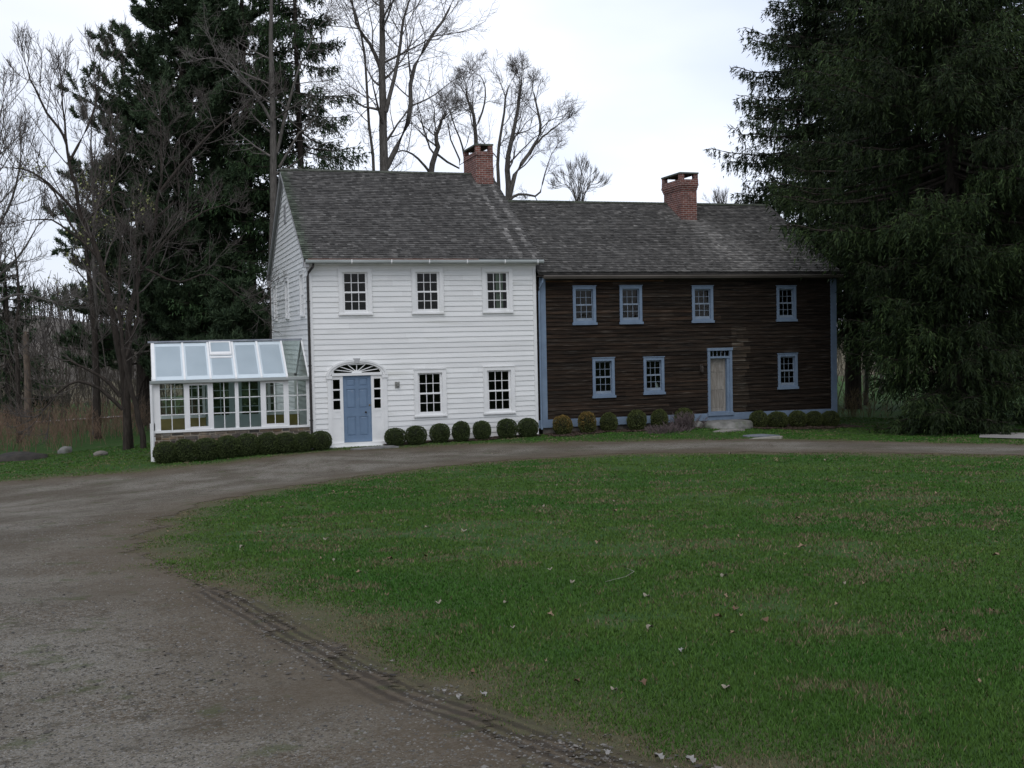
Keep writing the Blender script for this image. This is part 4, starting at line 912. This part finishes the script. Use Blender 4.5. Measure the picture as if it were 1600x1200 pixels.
# ------------------------------------------------------------------ evergreens behind the white house
spruce('thin-crowned spruce with drooping boughs right behind the white roof', 1.9, 15.5, 25, ([0, 6, 9, 12, 15, 19, 25], [3.0, 4.0, 4.2, 3.4, 2.6, 2.0, .3]), group='spruces behind the white house', z0=4, dz=.70, nb=4.4, step=.12, per=5, wd=.028, hang=.42, r0=.22, c0=(.018, .036, .018), c1=(.042, .074, .028))
spruce('spruce with open crown and dark trunk left of the white gable', -.2, 17.5, 26, ([0, 6, 10, 14, 20, 26], [3.2, 3.8, 3.6, 3.0, 2.2, .3]), group='spruces behind the white house', z0=2.5, dz=.78, nb=4.2, step=.12, per=5, wd=.030, hang=.38, r0=.22, c0=(.018, .036, .018), c1=(.042, .074, .028))
pine('broad white pine with upswept plumes towering behind the greenhouse', -2.9, 18.5, 27, ([0, 3, 6, 9, 12, 15, 18, 21, 27], [2.2, 3.0, 3.9, 4.5, 4.6, 4.0, 3.2, 2.2, .5]), group='white pines behind the greenhouse', z0=2.2, dz=.55, nb=7, per=17)
pine('lower white pine with long level boughs left of the greenhouse', -5.0, 21, 13.5, ([0, 4, 7, 10, 12, 13.5], [2.0, 4.4, 4.6, 3.4, 1.8, .5]), group='white pines behind the greenhouse', z0=2.8, dz=.8, nb=5, rise=.15, per=17)
pine('small dark evergreen low behind the white gable corner', -1.2, 13.8, 6.0, ([0, 2, 4, 6], [1.8, 2.4, 1.8, .4]), group='white pines behind the greenhouse', z0=.6, dz=.5, nb=5, rise=.1)
spruce('dark bushy evergreen at the far left edge behind the brush', -12.0, 33, 9.5, ([0, 3, 6, 9.5], [3.0, 2.8, 1.8, .3]), z0=.3, dz=.55, step=.24, per=4, wd=.05, nb=5, name='evergreen_tree')
# ------------------------------------------------------------------ bare trees
B = bare_tree
B([limb([(597, 640), (599, 460), (600, 265), (598, 150), (597, 60), (596, -40), (598, -120)], 15, (.26, .07), 18), limb([(604, 262), (640, 185), (642, 120), (672, 60), (700, 20), (720, -30)], 15, (.13, .03), 12), limb([(600, 120), (578, 70), (556, 35), (548, -20)], 15.5, (.10, .03), 10), limb([(590, 620), (588, 400), (584, 262), (576, 170), (570, 80), (555, 20), (540, -20)], 16, (.09, .03), 12), limb([(603, 175), (622, 90), (630, 30), (655, -40)], 14.6, (.10, .03), 10)],
  'tall grey bare tree with upright fork rising behind the white roof ridge', l1=16, l2=7, l3=4, l4=3, len1=2.9, tmin=.38, up=.14, ang=52)
B([limb([(668, 560), (669, 400), (672, 275), (684, 235), (681, 215), (690, 190), (697, 172)], 20, (.20, .05), 14), limb([(672, 270), (650, 245), (630, 235), (618, 240)], 20, (.07, .02), 8), limb([(682, 240), (720, 262), (700, 200), (716, 180)], 20.5, (.06, .02), 8)],
  'crooked bare tree leaning just left of the white house chimney', group='bare trees behind the houses', l1=11, len1=2.2, ang=50, tmin=.45, wander=.17)
B([limb([(745, 560), (744, 400), (744, 240), (741, 185), (732, 160), (728, 130)], 22, (.16, .04), 12), limb([(743, 200), (755, 170), (758, 140), (750, 118)], 22, (.06, .02), 8), limb([(728, 260), (722, 225), (708, 190), (700, 165)], 22, (.06, .02), 8)],
  'slender bare tree forking directly above the white house chimney', group='bare trees behind the houses', l1=10, len1=1.8, tmin=.5, wander=.16, up=.2)
B([limb([(790, 560), (792, 420), (795, 310), (792, 255), (803, 205), (812, 150), (815, 118)], 20, (.22, .04), 14), limb([(795, 312), (806, 270), (832, 232), (845, 200), (838, 165), (832, 140)], 20, (.13, .03), 12), limb([(786, 420), (779, 300), (778, 240), (786, 190), (790, 150), (800, 125)], 20.4, (.11, .03), 10), limb([(797, 312), (812, 303), (842, 305), (850, 275), (862, 240)], 19.8, (.08, .02), 10), limb([(838, 225), (858, 205), (880, 190)], 20, (.06, .02), 8)],
  'spreading many-stemmed bare tree right of the white house chimney', group='bare trees behind the houses', l1=11, l2=6, l3=4, len1=2.0, tmin=.42, wander=.16, up=.18)
def fan_tree(px, Y, top, spread, n, label, group=None, r=.035, gpx=None):
    n = n*2; top += 22
    b0 = at(px, 560, Y); g = g1(b0[0], Y); lim = [limb([(px, 600), (px, 420), (px, 330)], Y, (r*2, r), 8)]
    for k in range(n):
        a = (k/(n-1)-.5)*2; lim.append(limb([(px, 335), (px+a*spread*.4, 330-(330-top)*.5), (px+a*spread, top+abs(a)*30)], Y, (r, .012), 8, dy=random.uniform(-1.5, 1.5)))
    return bare_tree(lim, label, group, l1=15, l2=5, l3=4, l4=0, len1=1.3, ang=28, up=.25, tmin=.5, rmin=.0075, wander=.05)
fan_tree(905, 32, 240, 34, 6, 'small hazy fan-shaped bare tree above the middle of the brown ridge', 'bare trees behind the houses')
fan_tree(1128, 30, 290, 26, 5, 'low twiggy bare tree peeping over the ridge right of the brown chimney', 'bare trees behind the houses')
B([limb([(428, 640), (428, 460), (428, 270), (426, 140), (424, 20), (425, -80)], 13.4, (.20, .10), 16), limb([(432, 240), (452, 160), (470, 100), (500, 40)], 13.4, (.08, .03), 10), limb([(424, 190), (400, 150), (362, 100), (330, 90)], 13.2, (.07, .02), 10), limb([(436, 262), (462, 215), (482, 198), (500, 170)], 13.3, (.06, .02), 8)],
  'straight grey trunk rising beside the peak of the white gable', l1=13, l2=5, l3=4, l4=2, len1=2.6, tmin=.35, ang=60)
# left group
B([limb([(203, 705), (196, 620), (187, 560), (173, 483), (157, 407), (140, 367), (127, 340), (112, 270), (103, 219), (98, 170), (97, 135)], 7.0, (.15, .015), 22), limb([(150, 400), (120, 370), (80, 345), (40, 345)], 7, (.055, .015), 10), limb([(130, 345), (90, 300), (50, 268), (10, 262)], 7, (.06, .02), 10), limb([(110, 250), (140, 190), (150, 150), (148, 110)], 7, (.05, .02), 8), limb([(104, 220), (70, 170), (50, 130), (40, 100)], 7, (.05, .018), 8), limb([(188, 620), (160, 590), (120, 570), (92, 560)], 6.6, (.075, .02), 10), limb([(192, 640), (150, 605), (115, 598), (85, 620), (60, 652)], 6.4, (.07, .02), 10)],
  'leaning bare tree with low arching limbs left of the greenhouse', group='bare trees left of the greenhouse', l1=17, l2=5, l3=4, l4=2, len1=2.5, tmin=.25, mat='barkdark', up=.30, ang=40, wander=.06, ratio=.5)
B([limb([(198, 703), (199, 600), (202, 500), (218, 430), (233, 400), (243, 340), (252, 260), (250, 180)], 6.6, (.14, .025), 18), limb([(222, 420), (205, 370), (180, 330), (170, 280), (175, 230)], 6.6, (.06, .015), 12), limb([(236, 400), (275, 360), (320, 330), (350, 320)], 6.6, (.05, .015), 10), limb([(250, 300), (300, 240), (350, 190), (400, 160)], 6.6, (.06, .018), 10), limb([(245, 340), (280, 300), (270, 240), (300, 180)], 7, (.05, .018), 10), limb([(228, 420), (280, 440), (330, 430), (390, 480)], 6.5, (.045, .015), 10)],
  'thick bare trunk at the greenhouse corner branching in front of the pines', group='bare trees left of the greenhouse', l1=12, l2=5, l3=4, l4=2, len1=2.3, tmin=.3, mat='barkdark', up=.16)
B([limb([(224, 702), (214, 640), (200, 590), (190, 520), (186, 450), (192, 380)], 6.2, (.11, .03), 14), limb([(196, 560), (215, 490), (214, 420), (222, 370)], 6.2, (.06, .02), 10)],
  'thin curved bare trunk nearest the greenhouse post', group='bare trees left of the greenhouse', l1=9, len1=1.4, tmin=.4, mat='barkdark')
B([limb([(152, 700), (150, 600), (148, 510), (137, 423), (135, 370), (128, 330)], 14, (.17, .05), 14), limb([(135, 380), (110, 350), (85, 300), (70, 285)], 14, (.06, .02), 10), limb([(133, 345), (160, 320), (185, 300), (200, 310)], 14, (.06, .02), 10)],
  'bare tree with pale yellow-green buds behind the leaning tree', group='bare trees left of the greenhouse', l1=10, l2=6, l3=4, l4=2, len1=2.0, leafbud=(.6, (.22, .24, .09), (.33, .34, .15)), mat='barkdark')
B([limb([(-60, 700), (-55, 560), (-45, 440), (-30, 330), (-10, 250), (5, 160)], 9, (.20, .03), 14), limb([(-48, 470), (-10, 440), (30, 400), (60, 350)], 9, (.07, .02), 10), limb([(-40, 400), (0, 350), (25, 290), (35, 240)], 9, (.07, .02), 10), limb([(-50, 500), (0, 470), (40, 460), (80, 470)], 9, (.06, .02), 10)],
  'bare tree at the far left edge with branches reaching into the sky', group='bare trees left of the greenhouse', l1=14, l2=6, l3=4, l4=2, len1=2.5, mat='bark', up=.25, tmin=.35, wander=.06, ang=42)
B([limb([(148, 700), (150, 560), (148, 420), (146, 320), (143, 240), (142, 190)], 17, (.13, .02), 14)], 'slim upright bare tree between the leaning tree and the pines', group='bare trees left of the greenhouse', l1=13, l2=6, l3=5, l4=2, len1=1.8, tmin=.4, up=.3)
B([limb([(30, 700), (28, 600), (24, 520), (30, 440), (20, 380)], 16, (.12, .03), 12)], 'small bare tree low at the left edge beside the broken snag', group='bare trees left of the greenhouse', l1=11, l2=6, l3=4, l4=2, len1=2.0, tmin=.3, mat='barkdark')
sn = empty('dead_snag', tuple(at(44, 690, 22)), 'broken pale dead tree trunk standing in the brush at far left', 'tree stump')
P_ = limb([(46, 695), (44, 640), (43, 580), (40, 540), (41, 518)], 22, (.19, .13), 12); V, F = tubes([(P_[None, :, :3], P_[None, :, 3])], 9)
npmesh('trunk', V, F, material('bare_dead_wood', (.17, .13, .10), (.09, .07, .055), 5, .9, stretch=(3, 3, .6), bump=.6, bscale=12), sn, smooth=True)
V = []; F = []; tp = P_[-1]
for k in range(6):
    a = k*1.05; c = tp[:3]+np.array([math.cos(a), math.sin(a), 0])*.09; n = len(V); V += [c+np.array([.05, 0, -.1]), c+np.array([-.05, .03, -.1]), c+np.array([0, -.05, -.1]), c+np.array([0, 0, random.uniform(.15, .5)])]; F += [(n, n+1, n+3), (n+1, n+2, n+3), (n+2, n, n+3)]
npmesh('splinters', V, np.array(F), M['oldwood'], sn)
# trunks seen under the spruces at right
for i, (p, Y, r, lab) in enumerate(((1352, 12, .13, 'slim grey bare trunk between the brown house corner and the spruce'), (1336, 20, .12, 'far thin bare tree behind the brown house corner'), (1375, 24, .16, 'far bare tree dimly seen under the spruce boughs'), (1590, 20, .16, 'bare tree under the spruces near the right edge'))):
    B([limb([(p, 668), (p+2, 560), (p-3, 470), (p+4, 380)], Y, (r, .04), 10)], lab, group='bare trees under the spruces', l1=9, l2=5, l3=4, l4=0, len1=2.0, tmin=.25, mat='bark')

# ------------------------------------------------------------------ undergrowth, brush, far woods, hill
def thicket(name, n, x0, x1, y0, y1, h0, h1, c, label, tw=7, keep=None, wide=.006):
    x = rng.uniform(x0, x1, n); y = y0+(y1-y0)*rng.random(n)**1.2
    if keep is not None: k = keep(x, y); x, y = x[k], y[k]; n = len(x)
    h = rng.uniform(h0, h1, n); st = np.c_[x, y, G(x, y)-.1]; di = rng.normal(0, .16, (n, 3))+np.array([0, 0, 1])
    r = .004*h+wide; P, Rr = grow(st, di, h, r, r*.4, 5, .10, .2); S, D, l, q = kids(P, Rr, h, tw, .25, 1, 38, .42)
    P2, R2 = grow(S, D, l, np.maximum(q, wide*.9), np.full(len(l), wide*.6), 4, .15, .6); S, D, l, q = kids(P2, R2, l, 3, .3, 1, 35, .5); P3, R3 = grow(S, D, l, np.full(len(l), wide*.7), np.full(len(l), wide*.5), 3, .15, .3)
    V, F = tubes([(P, Rr), (P2, R2), (P3, R3)], 3); cc = np.tile(np.array(c), (len(V), 1))*rng.uniform(.6, 1.4, (len(V), 1))
    o = npmesh(name, V, F, M['leaf'], colr=cc); return tag(o, label, None, None, 'stuff')
thicket('undergrowth', 620, -34, -2, 20, 58, 1.6, 4.6, (.085, .072, .06), 'tangled grey-brown bare undergrowth behind the brush at left', tw=8, keep=lambda x, y: x < -5.0+.10*(y-14), wide=.011)
thicket('undergrowth', 420, 19.5, 60, 11, 55, 2.5, 7, (.13, .115, .085), 'bare grey-brown undergrowth seen below the spruces at right', tw=7, wide=.012)
thicket('brush', 1500, -30, -5.2, 9.0, 24, .7, 1.7, (.20, .135, .095), 'dry reddish-brown brush growing along the left lawn edge', tw=5, keep=lambda x, y: (y > 9.3+.25*(x+8)) & (x < -5.2-.0*(y-9)), wide=.007)
thicket('brush', 260, -5.4, 0, 15, 21, .6, 1.6, (.13, .10, .075), 'brown brush behind the greenhouse', tw=5, wide=.008)
thicket('brush', 170, 19.4, 23.5, 3.0, 9.5, .4, 1.3, (.15, .115, .06), 'brownish olive brush beside the right corner of the brown house', tw=6, wide=.007)
# hill beyond the left field, with its bare woods
hx = np.linspace(-260, 120, 90); hy = np.linspace(110, 420, 40); HX, HY = np.meshgrid(hx, hy)
def hillz(x, y): return -4+(22*np.exp(-((y-270)/95)**2))*np.clip((30-x)/110, 0, 1)**.7*(.85+.3*fnoise(x*.02, y*.02))
HZ = hillz(HX, HY); i, j = np.meshgrid(np.arange(39), np.arange(89), indexing='ij'); F = np.stack([i*90+j, i*90+j+1, (i+1)*90+j+1, (i+1)*90+j], -1).reshape(-1, 4)
tag(npmesh('hill', np.c_[HX.ravel(), HY.ravel(), HZ.ravel()], F, material('leaf_strewn_hill', (.07, .06, .05), (.10, .085, .065), .08), smooth=True), kind='structure')
n = 2600; x = rng.uniform(-230, 60, n); y = rng.uniform(120, 300, n); z = hillz(x, y); k = z > -3; x, y, z = x[k], y[k], z[k]; n = len(x); h = rng.uniform(5, 10, n)
st = np.c_[x, y, z]; P, Rr = grow(st, rng.normal(0, .08, (n, 3))+np.array([0, 0, 1]), h, np.full(n, .11), np.full(n, .05), 4, .05, 0); S, D, l, q = kids(P, Rr, h, 9, .3, 1, 35, .45); P2, R2 = grow(S, D, l, np.full(len(l), .07), np.full(len(l), .045), 3, .1, .3)
V, F = tubes([(P, Rr), (P2, R2)], 3); cc = np.tile(np.array([.060, .053, .047]), (len(V), 1))*rng.uniform(.6, 1.3, (len(V), 1))
tag(npmesh('hillside_woods', V, F, M['leaf'], colr=cc), 'bare grey woods covering the distant hill at left', None, None, 'stuff')
M['road'] = material('pale_gravel_road', (.36, .34, .32), (.27, .26, .24), 1)
rd = MB(); pp = [(19.0, -7.35), (19.4, -8.8), (21.5, -10.8), (24, -13), (30, -14), (30, -11), (24, -9.0), (21.7, -6.2), (20.8, -5.2)]
pp = [(x, y, g1(x, y)+.035) for x, y in pp]; rd.add(pp, [(0, 1, 8), (1, 7, 8), (1, 2, 7), (2, 6, 7), (2, 3, 6), (3, 4, 5), (3, 5, 6)])
tag(rd.build('path', M['road']), kind='structure')
rd = MB()
rd.add([(x, y, g1(x, y)+.05) for x, y in ((-34, 35.5), (-24, 35), (-14, 34.4), (-4, 31), (-4, 29.4), (-14, 32.6), (-24, 33.2), (-34, 33.7))], [(0, 1, 6, 7), (1, 2, 5, 6), (2, 3, 4, 5)])
tag(rd.build('road', M['road']), kind='structure')

# ------------------------------------------------------------------ clipped boxwoods
def ball_mesh(name, w, h, n, c0, c1, yellow=0.0, seed=0):
    u = unit(rng.normal(0, 1, (n, 3))); p = u/(np.abs(u)**2.25).sum(1, keepdims=True)**(1/2.25); p = .97*p; p[:, 0] *= rng.uniform(.94, 1.06)
    p *= (1+.10*(fnoise(u[:, 0]*2.5+seed*7, u[:, 1]*2.5+u[:, 2]*2.1)-.5)[:, None]*2)*(1+rng.normal(0, .025, (n, 1)))
    pos = p*np.array([w, w, h/2])+np.array([0, 0, h/2]); pos[:, 2] = np.maximum(pos[:, 2], .01)
    D = unit(u+rng.normal(0, .7, (n, 3))); s = unit(np.cross(D, unit(rng.normal(0, 1, (n, 3)))))
    a, b = rng.uniform(.010, .018, n)[:, None], rng.uniform(.02, .038, n)[:, None]
    V = np.stack([pos-s*a, pos+D*b*.5+s*a*0-s*a*.6, pos+D*b, pos+s*a+D*b*.3], 1).reshape(-1, 3)
    f = rng.random(n)[:, None]; c = np.array(c0)*(1-f)+np.array(c1)*f
    if yellow:
        yk = np.clip((u[:, 2]*.6+.35+.9*(fnoise(u[:, 0]*3+seed, u[:, 1]*3)-.5))*yellow*1.5, 0, .95)[:, None]; yk = yk*(rng.random((n, 1)) < .8); c = c*(1-yk)+np.array([.24, .15, .045])*yk*rng.uniform(.6, 1.2, (n, 1))
    F = np.arange(4*n).reshape(-1, 4); C = np.repeat(c, 4, 0)
    # dark ball added inside so the leaf shell is not see-through
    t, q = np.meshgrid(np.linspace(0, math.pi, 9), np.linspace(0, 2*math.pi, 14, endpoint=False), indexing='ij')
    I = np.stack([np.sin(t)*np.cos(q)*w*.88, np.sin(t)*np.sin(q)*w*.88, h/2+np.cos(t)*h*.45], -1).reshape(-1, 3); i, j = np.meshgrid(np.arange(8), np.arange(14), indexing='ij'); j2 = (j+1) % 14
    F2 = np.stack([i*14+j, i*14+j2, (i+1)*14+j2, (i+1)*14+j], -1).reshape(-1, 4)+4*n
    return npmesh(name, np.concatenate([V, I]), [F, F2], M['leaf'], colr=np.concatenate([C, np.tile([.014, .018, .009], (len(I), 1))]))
DG = ((.034, .052, .017), (.075, .098, .034)); OG = ((.045, .060, .018), (.095, .110, .036))
proto = [ball_mesh('boxwood', .315, .62, 5200, *DG, seed=1), ball_mesh('boxwood', .30, .64, 5200, *DG, seed=2), ball_mesh('boxwood', .305, .62, 5200, *OG, seed=3)]
yel = [ball_mesh('boxwood', .31, .64, 5200, *OG, yellow=.75, seed=4), ball_mesh('boxwood', .29, .72, 5200, *OG, yellow=.9, seed=5)]
ordn = ['first', 'second', 'third', 'fourth', 'fifth', 'sixth', 'seventh', 'eighth', 'ninth']
usedp = set()
def put(src, x, y, s, label, group, name=None):
    o = src if src.name not in usedp else copy_tree(src); usedp.add(src.name)
    o.location = (x, y, g1(x, y)-.02); o.scale = (s[0], s[0], s[1]); o.rotation_euler.z = random.uniform(0, 6); tag(o, label, 'shrub', group)
for k, (x, y, w_, h_) in enumerate(((2.52, -.50, .31, .58), (3.17, -.62, .33, .59), (3.94, -.62, .30, .63), (4.65, -.58, .295, .655), (5.37, -.50, .28, .645), (6.18, -.62, .325, .63), (6.87, -.66, .325, .635))):
    put(proto[k % 2], x, y, (w_/.31, h_/.63), f'dark clipped round boxwood at the white wall, {ordn[k]} to the right of the blue door', 'round boxwoods along the white wall')
for k, (x, y, w_, h_) in enumerate(((8.14, -.48, .31, .64), (8.95, -.62, .29, .71), (9.80, -.42, .286, .64), (10.80, -.48, .31, .69), (11.64, -.45, .28, .655), (12.50, -.60, .31, .67))):
    put(yel[k] if k < 2 else proto[2], x, y, (w_/(.31, .29, .305)[min(k, 2)], h_/(.64, .72, .62)[min(k, 2)]), ('round boxwood with yellowed top nearest the white house corner', 'round boxwood browned nearly all over, next to the yellow-topped one', 'third boxwood from the white house corner, first green one by the brown wall', 'boxwood under the gap between the two lower windows by the brown wall', 'boxwood below the lower window left of the plank door', 'boxwood half hidden by the dry bush, nearest the stone step')[k], 'round boxwoods left of the plank door')
for k, (x, y, w_, h_) in enumerate(((15.36, -.55, .30, .60), (16.08, -.60, .35, .58), (16.88, -.60, .30, .585), (17.52, -.62, .29, .56), (18.15, -.66, .30, .58))):
    put(proto[2], x, y, (w_/.305, h_/.62), ('round boxwood immediately right of the stone step', 'widest boxwood right of the plank door, second from the step', 'middle one of the five boxwoods right of the plank door', 'boxwood second from the right end of the brown house', 'last boxwood at the right corner of the brown house')[k], 'round boxwoods right of the plank door')
for k in range(9):
    x = (-4.42, -3.86, -3.24, -2.62, -2.02, -1.42, -.86, -.34, .20)[k]; y = -.30 if k < 7 else (-.38, -.42)[k-7]
    put(proto[k % 2], x, y, ((1.12, 1.14, 1.16, 1.12, 1.13, 1.10, 1.08, .98, 1.0)[k], (1.04, 1.08, 1.10, 1.08, 1.12, 1.06, 1.04, .98, .98)[k]), ('boxwood at the left end of the dark hedge row, beside the white corner post', *[f'{ordn[q]} boxwood from the white corner post in the merged hedge row under the greenhouse' for q in range(1, 8)], 'rightmost rounded boxwood of the hedge row, left beside the blue door')[k], 'hedge of boxwoods under the greenhouse')
# dry twiggy bush before the brown house, mulch
def dry_bush(x, y, n, h, rad, label):
    st = np.c_[x+rng.normal(0, rad*.5, n), y+rng.normal(0, rad*.25, n), np.zeros(n)]; st[:, 2] = G(st[:, 0], st[:, 1]); di = (st-np.array([x, y, st[0, 2]-.5]))*np.array([1, 1, 1])+rng.normal(0, .12, (n, 3)); l = rng.uniform(.5, 1, n)*h
    P, Rr = grow(st, di, l, np.full(n, .007), np.full(n, .005), 5, .1, .1); S, D, l2, q = kids(P, Rr, l, 6, .2, 1, 35, .4); P2, R2 = grow(S, D, l2, np.full(len(l2), .005), np.full(len(l2), .004), 3, .12, .2)
    V, F = tubes([(P, Rr), (P2, R2)], 3); cc = np.tile(np.array([.135, .105, .105]), (len(V), 1))*rng.uniform(.55, 1.4, (len(V), 1)); o = npmesh('dry_bush', V, F, M['leaf'], colr=cc, loc=(x, y, g1(x, y))); return tag(o, label, 'shrub', 'dry bushes before the brown house')
dry_bush(12.0, -1.6, 130, .60, .35, 'grey-purple dry twiggy bush standing before the boxwoods by the plank door')
dry_bush(11.15, -2.0, 110, .34, .6, 'low flat brownish dry plant on the grass left of the taller dry bush')
mu_ = MB()
def mulch(x0, x1, y0, y1, nm, lab):
    n = 7000; x = rng.uniform(x0, x1, n); e_ = y0+.18*np.sin(x*2.1)+.1*np.sin(x*5.3); y = e_+(y1-e_)*rng.random(n); z = G(x, y)+.012; s = rng.uniform(.012, .045, n); t = rng.uniform(0, 6.28, n)
    V = np.stack([np.c_[x+np.cos(t+q)*s*m, y+np.sin(t+q)*s*m, z+rng.uniform(0, .03, n)] for q, m in ((0, 1.2), (2, .7), (3.3, 1.1), (5, .6))], 1).reshape(-1, 3)
    c = np.repeat(rng.uniform(.5, 1.5, (n, 1))*np.array([.085, .062, .048]), 4, 0); tag(npmesh('mulch', V, np.arange(4*n).reshape(-1, 4), M['leaf'], colr=c), lab, None, None, 'stuff')
mulch(7.6, 13.0, -1.05, -.05, 'mulch', 'brown bark mulch under the boxwoods left of the plank door'); mulch(14.9, 19.2, -1.5, -.05, 'mulch', 'brown bark mulch under the boxwoods right of the plank door'); mulch(2.2, 7.4, -.62, -.05, 'mulch', 'dark mulch under the boxwoods of the white wall')

# ------------------------------------------------------------------ rocks, step, flagstones
def rock(name, x, y, sx, sy, sz, label, cat, mat='rock', group=None, flat=0, seed=0, zoff=0, tone=1.0):
    bm = bmesh_ico(3); V, F = bm; n1 = fnoise(V[:, 0]*1.3+seed*3.1, V[:, 1]*1.3+V[:, 2]*1.7+seed, 4)
    n2_ = fnoise(V[:, 0]*4+seed, V[:, 1]*4+V[:, 2]*3.1, 4); V = V*(.60+.6*n1+.22*n2_)[:, None]
    if flat: V[:, 2] = np.clip(V[:, 2], -flat, flat)+.12*(n1-.5)
    V = V*np.array([sx, sy, sz])+np.array([x, y, g1(x, y)+zoff]); return tag(npmesh(name, V, F, M[mat], loc=(x, y, g1(x, y)), smooth=False, colr=np.full((len(V), 3), tone)), label, cat, group)
def bmesh_ico(s):
    import bmesh
    b = bmesh.new(); bmesh.ops.create_icosphere(b, subdivisions=s, radius=1.0); V = np.array([v.co[:] for v in b.verts]); F = np.array([[v.index for v in f.verts] for f in b.faces]); b.free(); return V, F
rock('boulder', -9.1, 6.3, 1.0, .5, .27, 'long low dark boulder at the left edge of the lawn', 'rock', 'stone', 'rocks along the left lawn edge', seed=2, zoff=.0, tone=.3)
rock('boulder', -7.72, 7.8, .26, .22, .22, 'pale rounded rock right of the long dark boulder', 'rock', 'rock', 'rocks along the left lawn edge', seed=5, zoff=.03)
rock('boulder', -6.45, 5.4, .26, .2, .12, 'small grey rock near the leaning tree base', 'rock', 'stone', 'rocks along the left lawn edge', seed=8, zoff=.04)
rock('stone_step', 14.05, -.75, .95, .55, .30, 'large pale natural stone step below the plank door', 'step', 'rock', None, flat=.55, seed=11, zoff=.08)
rock('rock', 13.0, -.55, .24, .2, .16, 'small round rock at the left end of the stone step', 'rock', 'rock', None, seed=14, zoff=.08)
def flag(x, y, rx_, ry_, rot, c, label, n=9):
    a = np.sort(rng.uniform(0, 2*math.pi, n)); m = MB(); m.tone = c; p = []
    for q in a: r_ = random.uniform(.75, 1.1); ux, uy = rx_*r_*math.cos(q), ry_*r_*math.sin(q); p.append((x+ux*math.cos(rot)-uy*math.sin(rot), y+ux*math.sin(rot)+uy*math.cos(rot)))
    z = g1(x, y)+.03; m.prism([(u_, v_, z-.06) for u_, v_ in p], (0, 0, .075)); return tag(m.build('flagstone', M['slab'], None, loc=(x, y, z), tones=True), label, 'paving stone', 'flagstones at the doors')
flag(13.15, -2.8, .75, .40, .1, (1.25, 1.2, 1.1), 'pale flagstone just in front of the stone step')
flag(13.05, -4.8, .75, .42, -.2, (.75, .82, .95), 'bluish flagstone between the two pale ones')
flag(12.75, -5.75, .75, .22, .15, (1.35, 1.3, 1.15), 'thin pale flagstone nearest the driveway on the plank door path')
flag(1.75, -1.0, .80, .36, .05, (.9, .9, .88), 'grey flagstone in the grass before the blue door')

# ------------------------------------------------------------------ dead leaves and a twig on the lawn
def leaf_mesh(seed, c, s):
    r_ = np.random.default_rng(seed); n = 14; a = np.linspace(0, 2*math.pi, n, endpoint=False); rad = (.6+.4*np.abs(np.cos(a*2.5)))*(1+r_.normal(0, .1, n))
    p = np.c_[np.cos(a)*rad, np.sin(a)*rad*.62, .28*np.cos(a*2+r_.uniform(0, 3))+.15*r_.normal(0, 1, n)]*s; p[:, 2] += .35*s; V = np.concatenate([p, [[0, 0, .18*s]]]); F = np.array([[k, (k+1) % n, n] for k in range(n)])
    o = npmesh('dead_leaf', V, F, M['leaf'], colr=np.tile(c, (len(V), 1))*r_.uniform(.7, 1.2, (len(V), 1))); return o
lv = [leaf_mesh(1, (.25, .22, .17), .055), leaf_mesh(2, (.13, .08, .05), .060), leaf_mesh(3, (.22, .155, .10), .055), leaf_mesh(4, (.26, .25, .235), .058)]
lname = ['pale curled dead leaf lying on the grass', 'dark brown curled dead leaf lying on the grass', 'tan dead leaf lying on the grass', 'greyish white crumpled dead leaf lying at the lawn edge']
spots = [(-3.85, -21.42, 0), (1.03, -19.07, 0), (-2.96, -26.34, 1), (-.99, -21.71, 0), (-1.65, -29.67, 3), (-.37, -27.85, 2), (.96, -27.88, 2), (-4.71, -18.87, 2), (-3.51, -20.1, 2), (-1.51, -28.85, 0), (-2.62, -31.77, 3), (-2.94, -31.53, 3), (-2.74, -31.68, 3), (-3.36, -30.02, 3), (-3.17, -30.19, 3), (-.92, -27.46, 0), (-1.18, -26.33, 0), (-2.74, -15.92, 2), (-1.85, -19.68, 1), (-1.43, -13.27, 2), (-2.1, -27.18, 0), (-2.42, -28.38, 0), (.8, -27.82, 0), (2.3, -18.99, 0), (4.37, -25.43, 2), (-.59, -28.9, 1), (.34, -29.76, 1), (-1.99, -28.01, 2), (-3.06, -29.58, 1), (-2.56, -30.11, 1), (-2.43, -30.38, 0), (-4.33, -25.0, 1), (9.14, -10.11, 0), (9.65, -13.68, 0), (4.35, -5.12, 0), (-3.31, -30.21, 3)]
while len(spots) < 88:
    r_ = math.exp(random.uniform(math.log(5), math.log(30))); a_ = R(random.uniform(-2, 42)); p = (CAM[0]+r_*math.sin(a_), CAM[1]+r_*math.cos(a_))
    if sdf(np.array([p]), LAWN)[0] > .2: spots.append((*p, random.choice((0, 1, 1, 2, 2))))
for x, y, k in spots:
    src = lv[k]; o = src if src.name not in usedp else copy_tree(src); usedp.add(src.name); s = random.uniform(.42, .72)
    if math.hypot(x-CAM[0], y-CAM[1]) > 12: s *= 1.25
    o.location = (x, y, g1(x, y)+.018); o.scale = (s, s, s); o.rotation_euler = (random.uniform(-.2, .2), random.uniform(-.2, .2), random.uniform(0, 6)); tag(o, lname[k], 'leaf', 'dead leaves on the lawn, '+('pale', 'dark brown', 'tan', 'whitish')[k])
tw_ = MB(); tw_.tube([(-.95, -26.6, g1(-.95, -26.6)+.03), (-.72, -26.55, g1(-.72, -26.55)+.045), (-.55, -26.35, g1(-.55, -26.35)+.05), (-.50, -26.05, g1(-.5, -26.05)+.04)], [.0015, .002, .0025, .0015], 6)
tag(tw_.build('twig', M['oldwood'], None, loc=(-.75, -26.4, g1(-.75, -26.4))), 'thin pale curved twig lying on the middle of the lawn', 'twig')
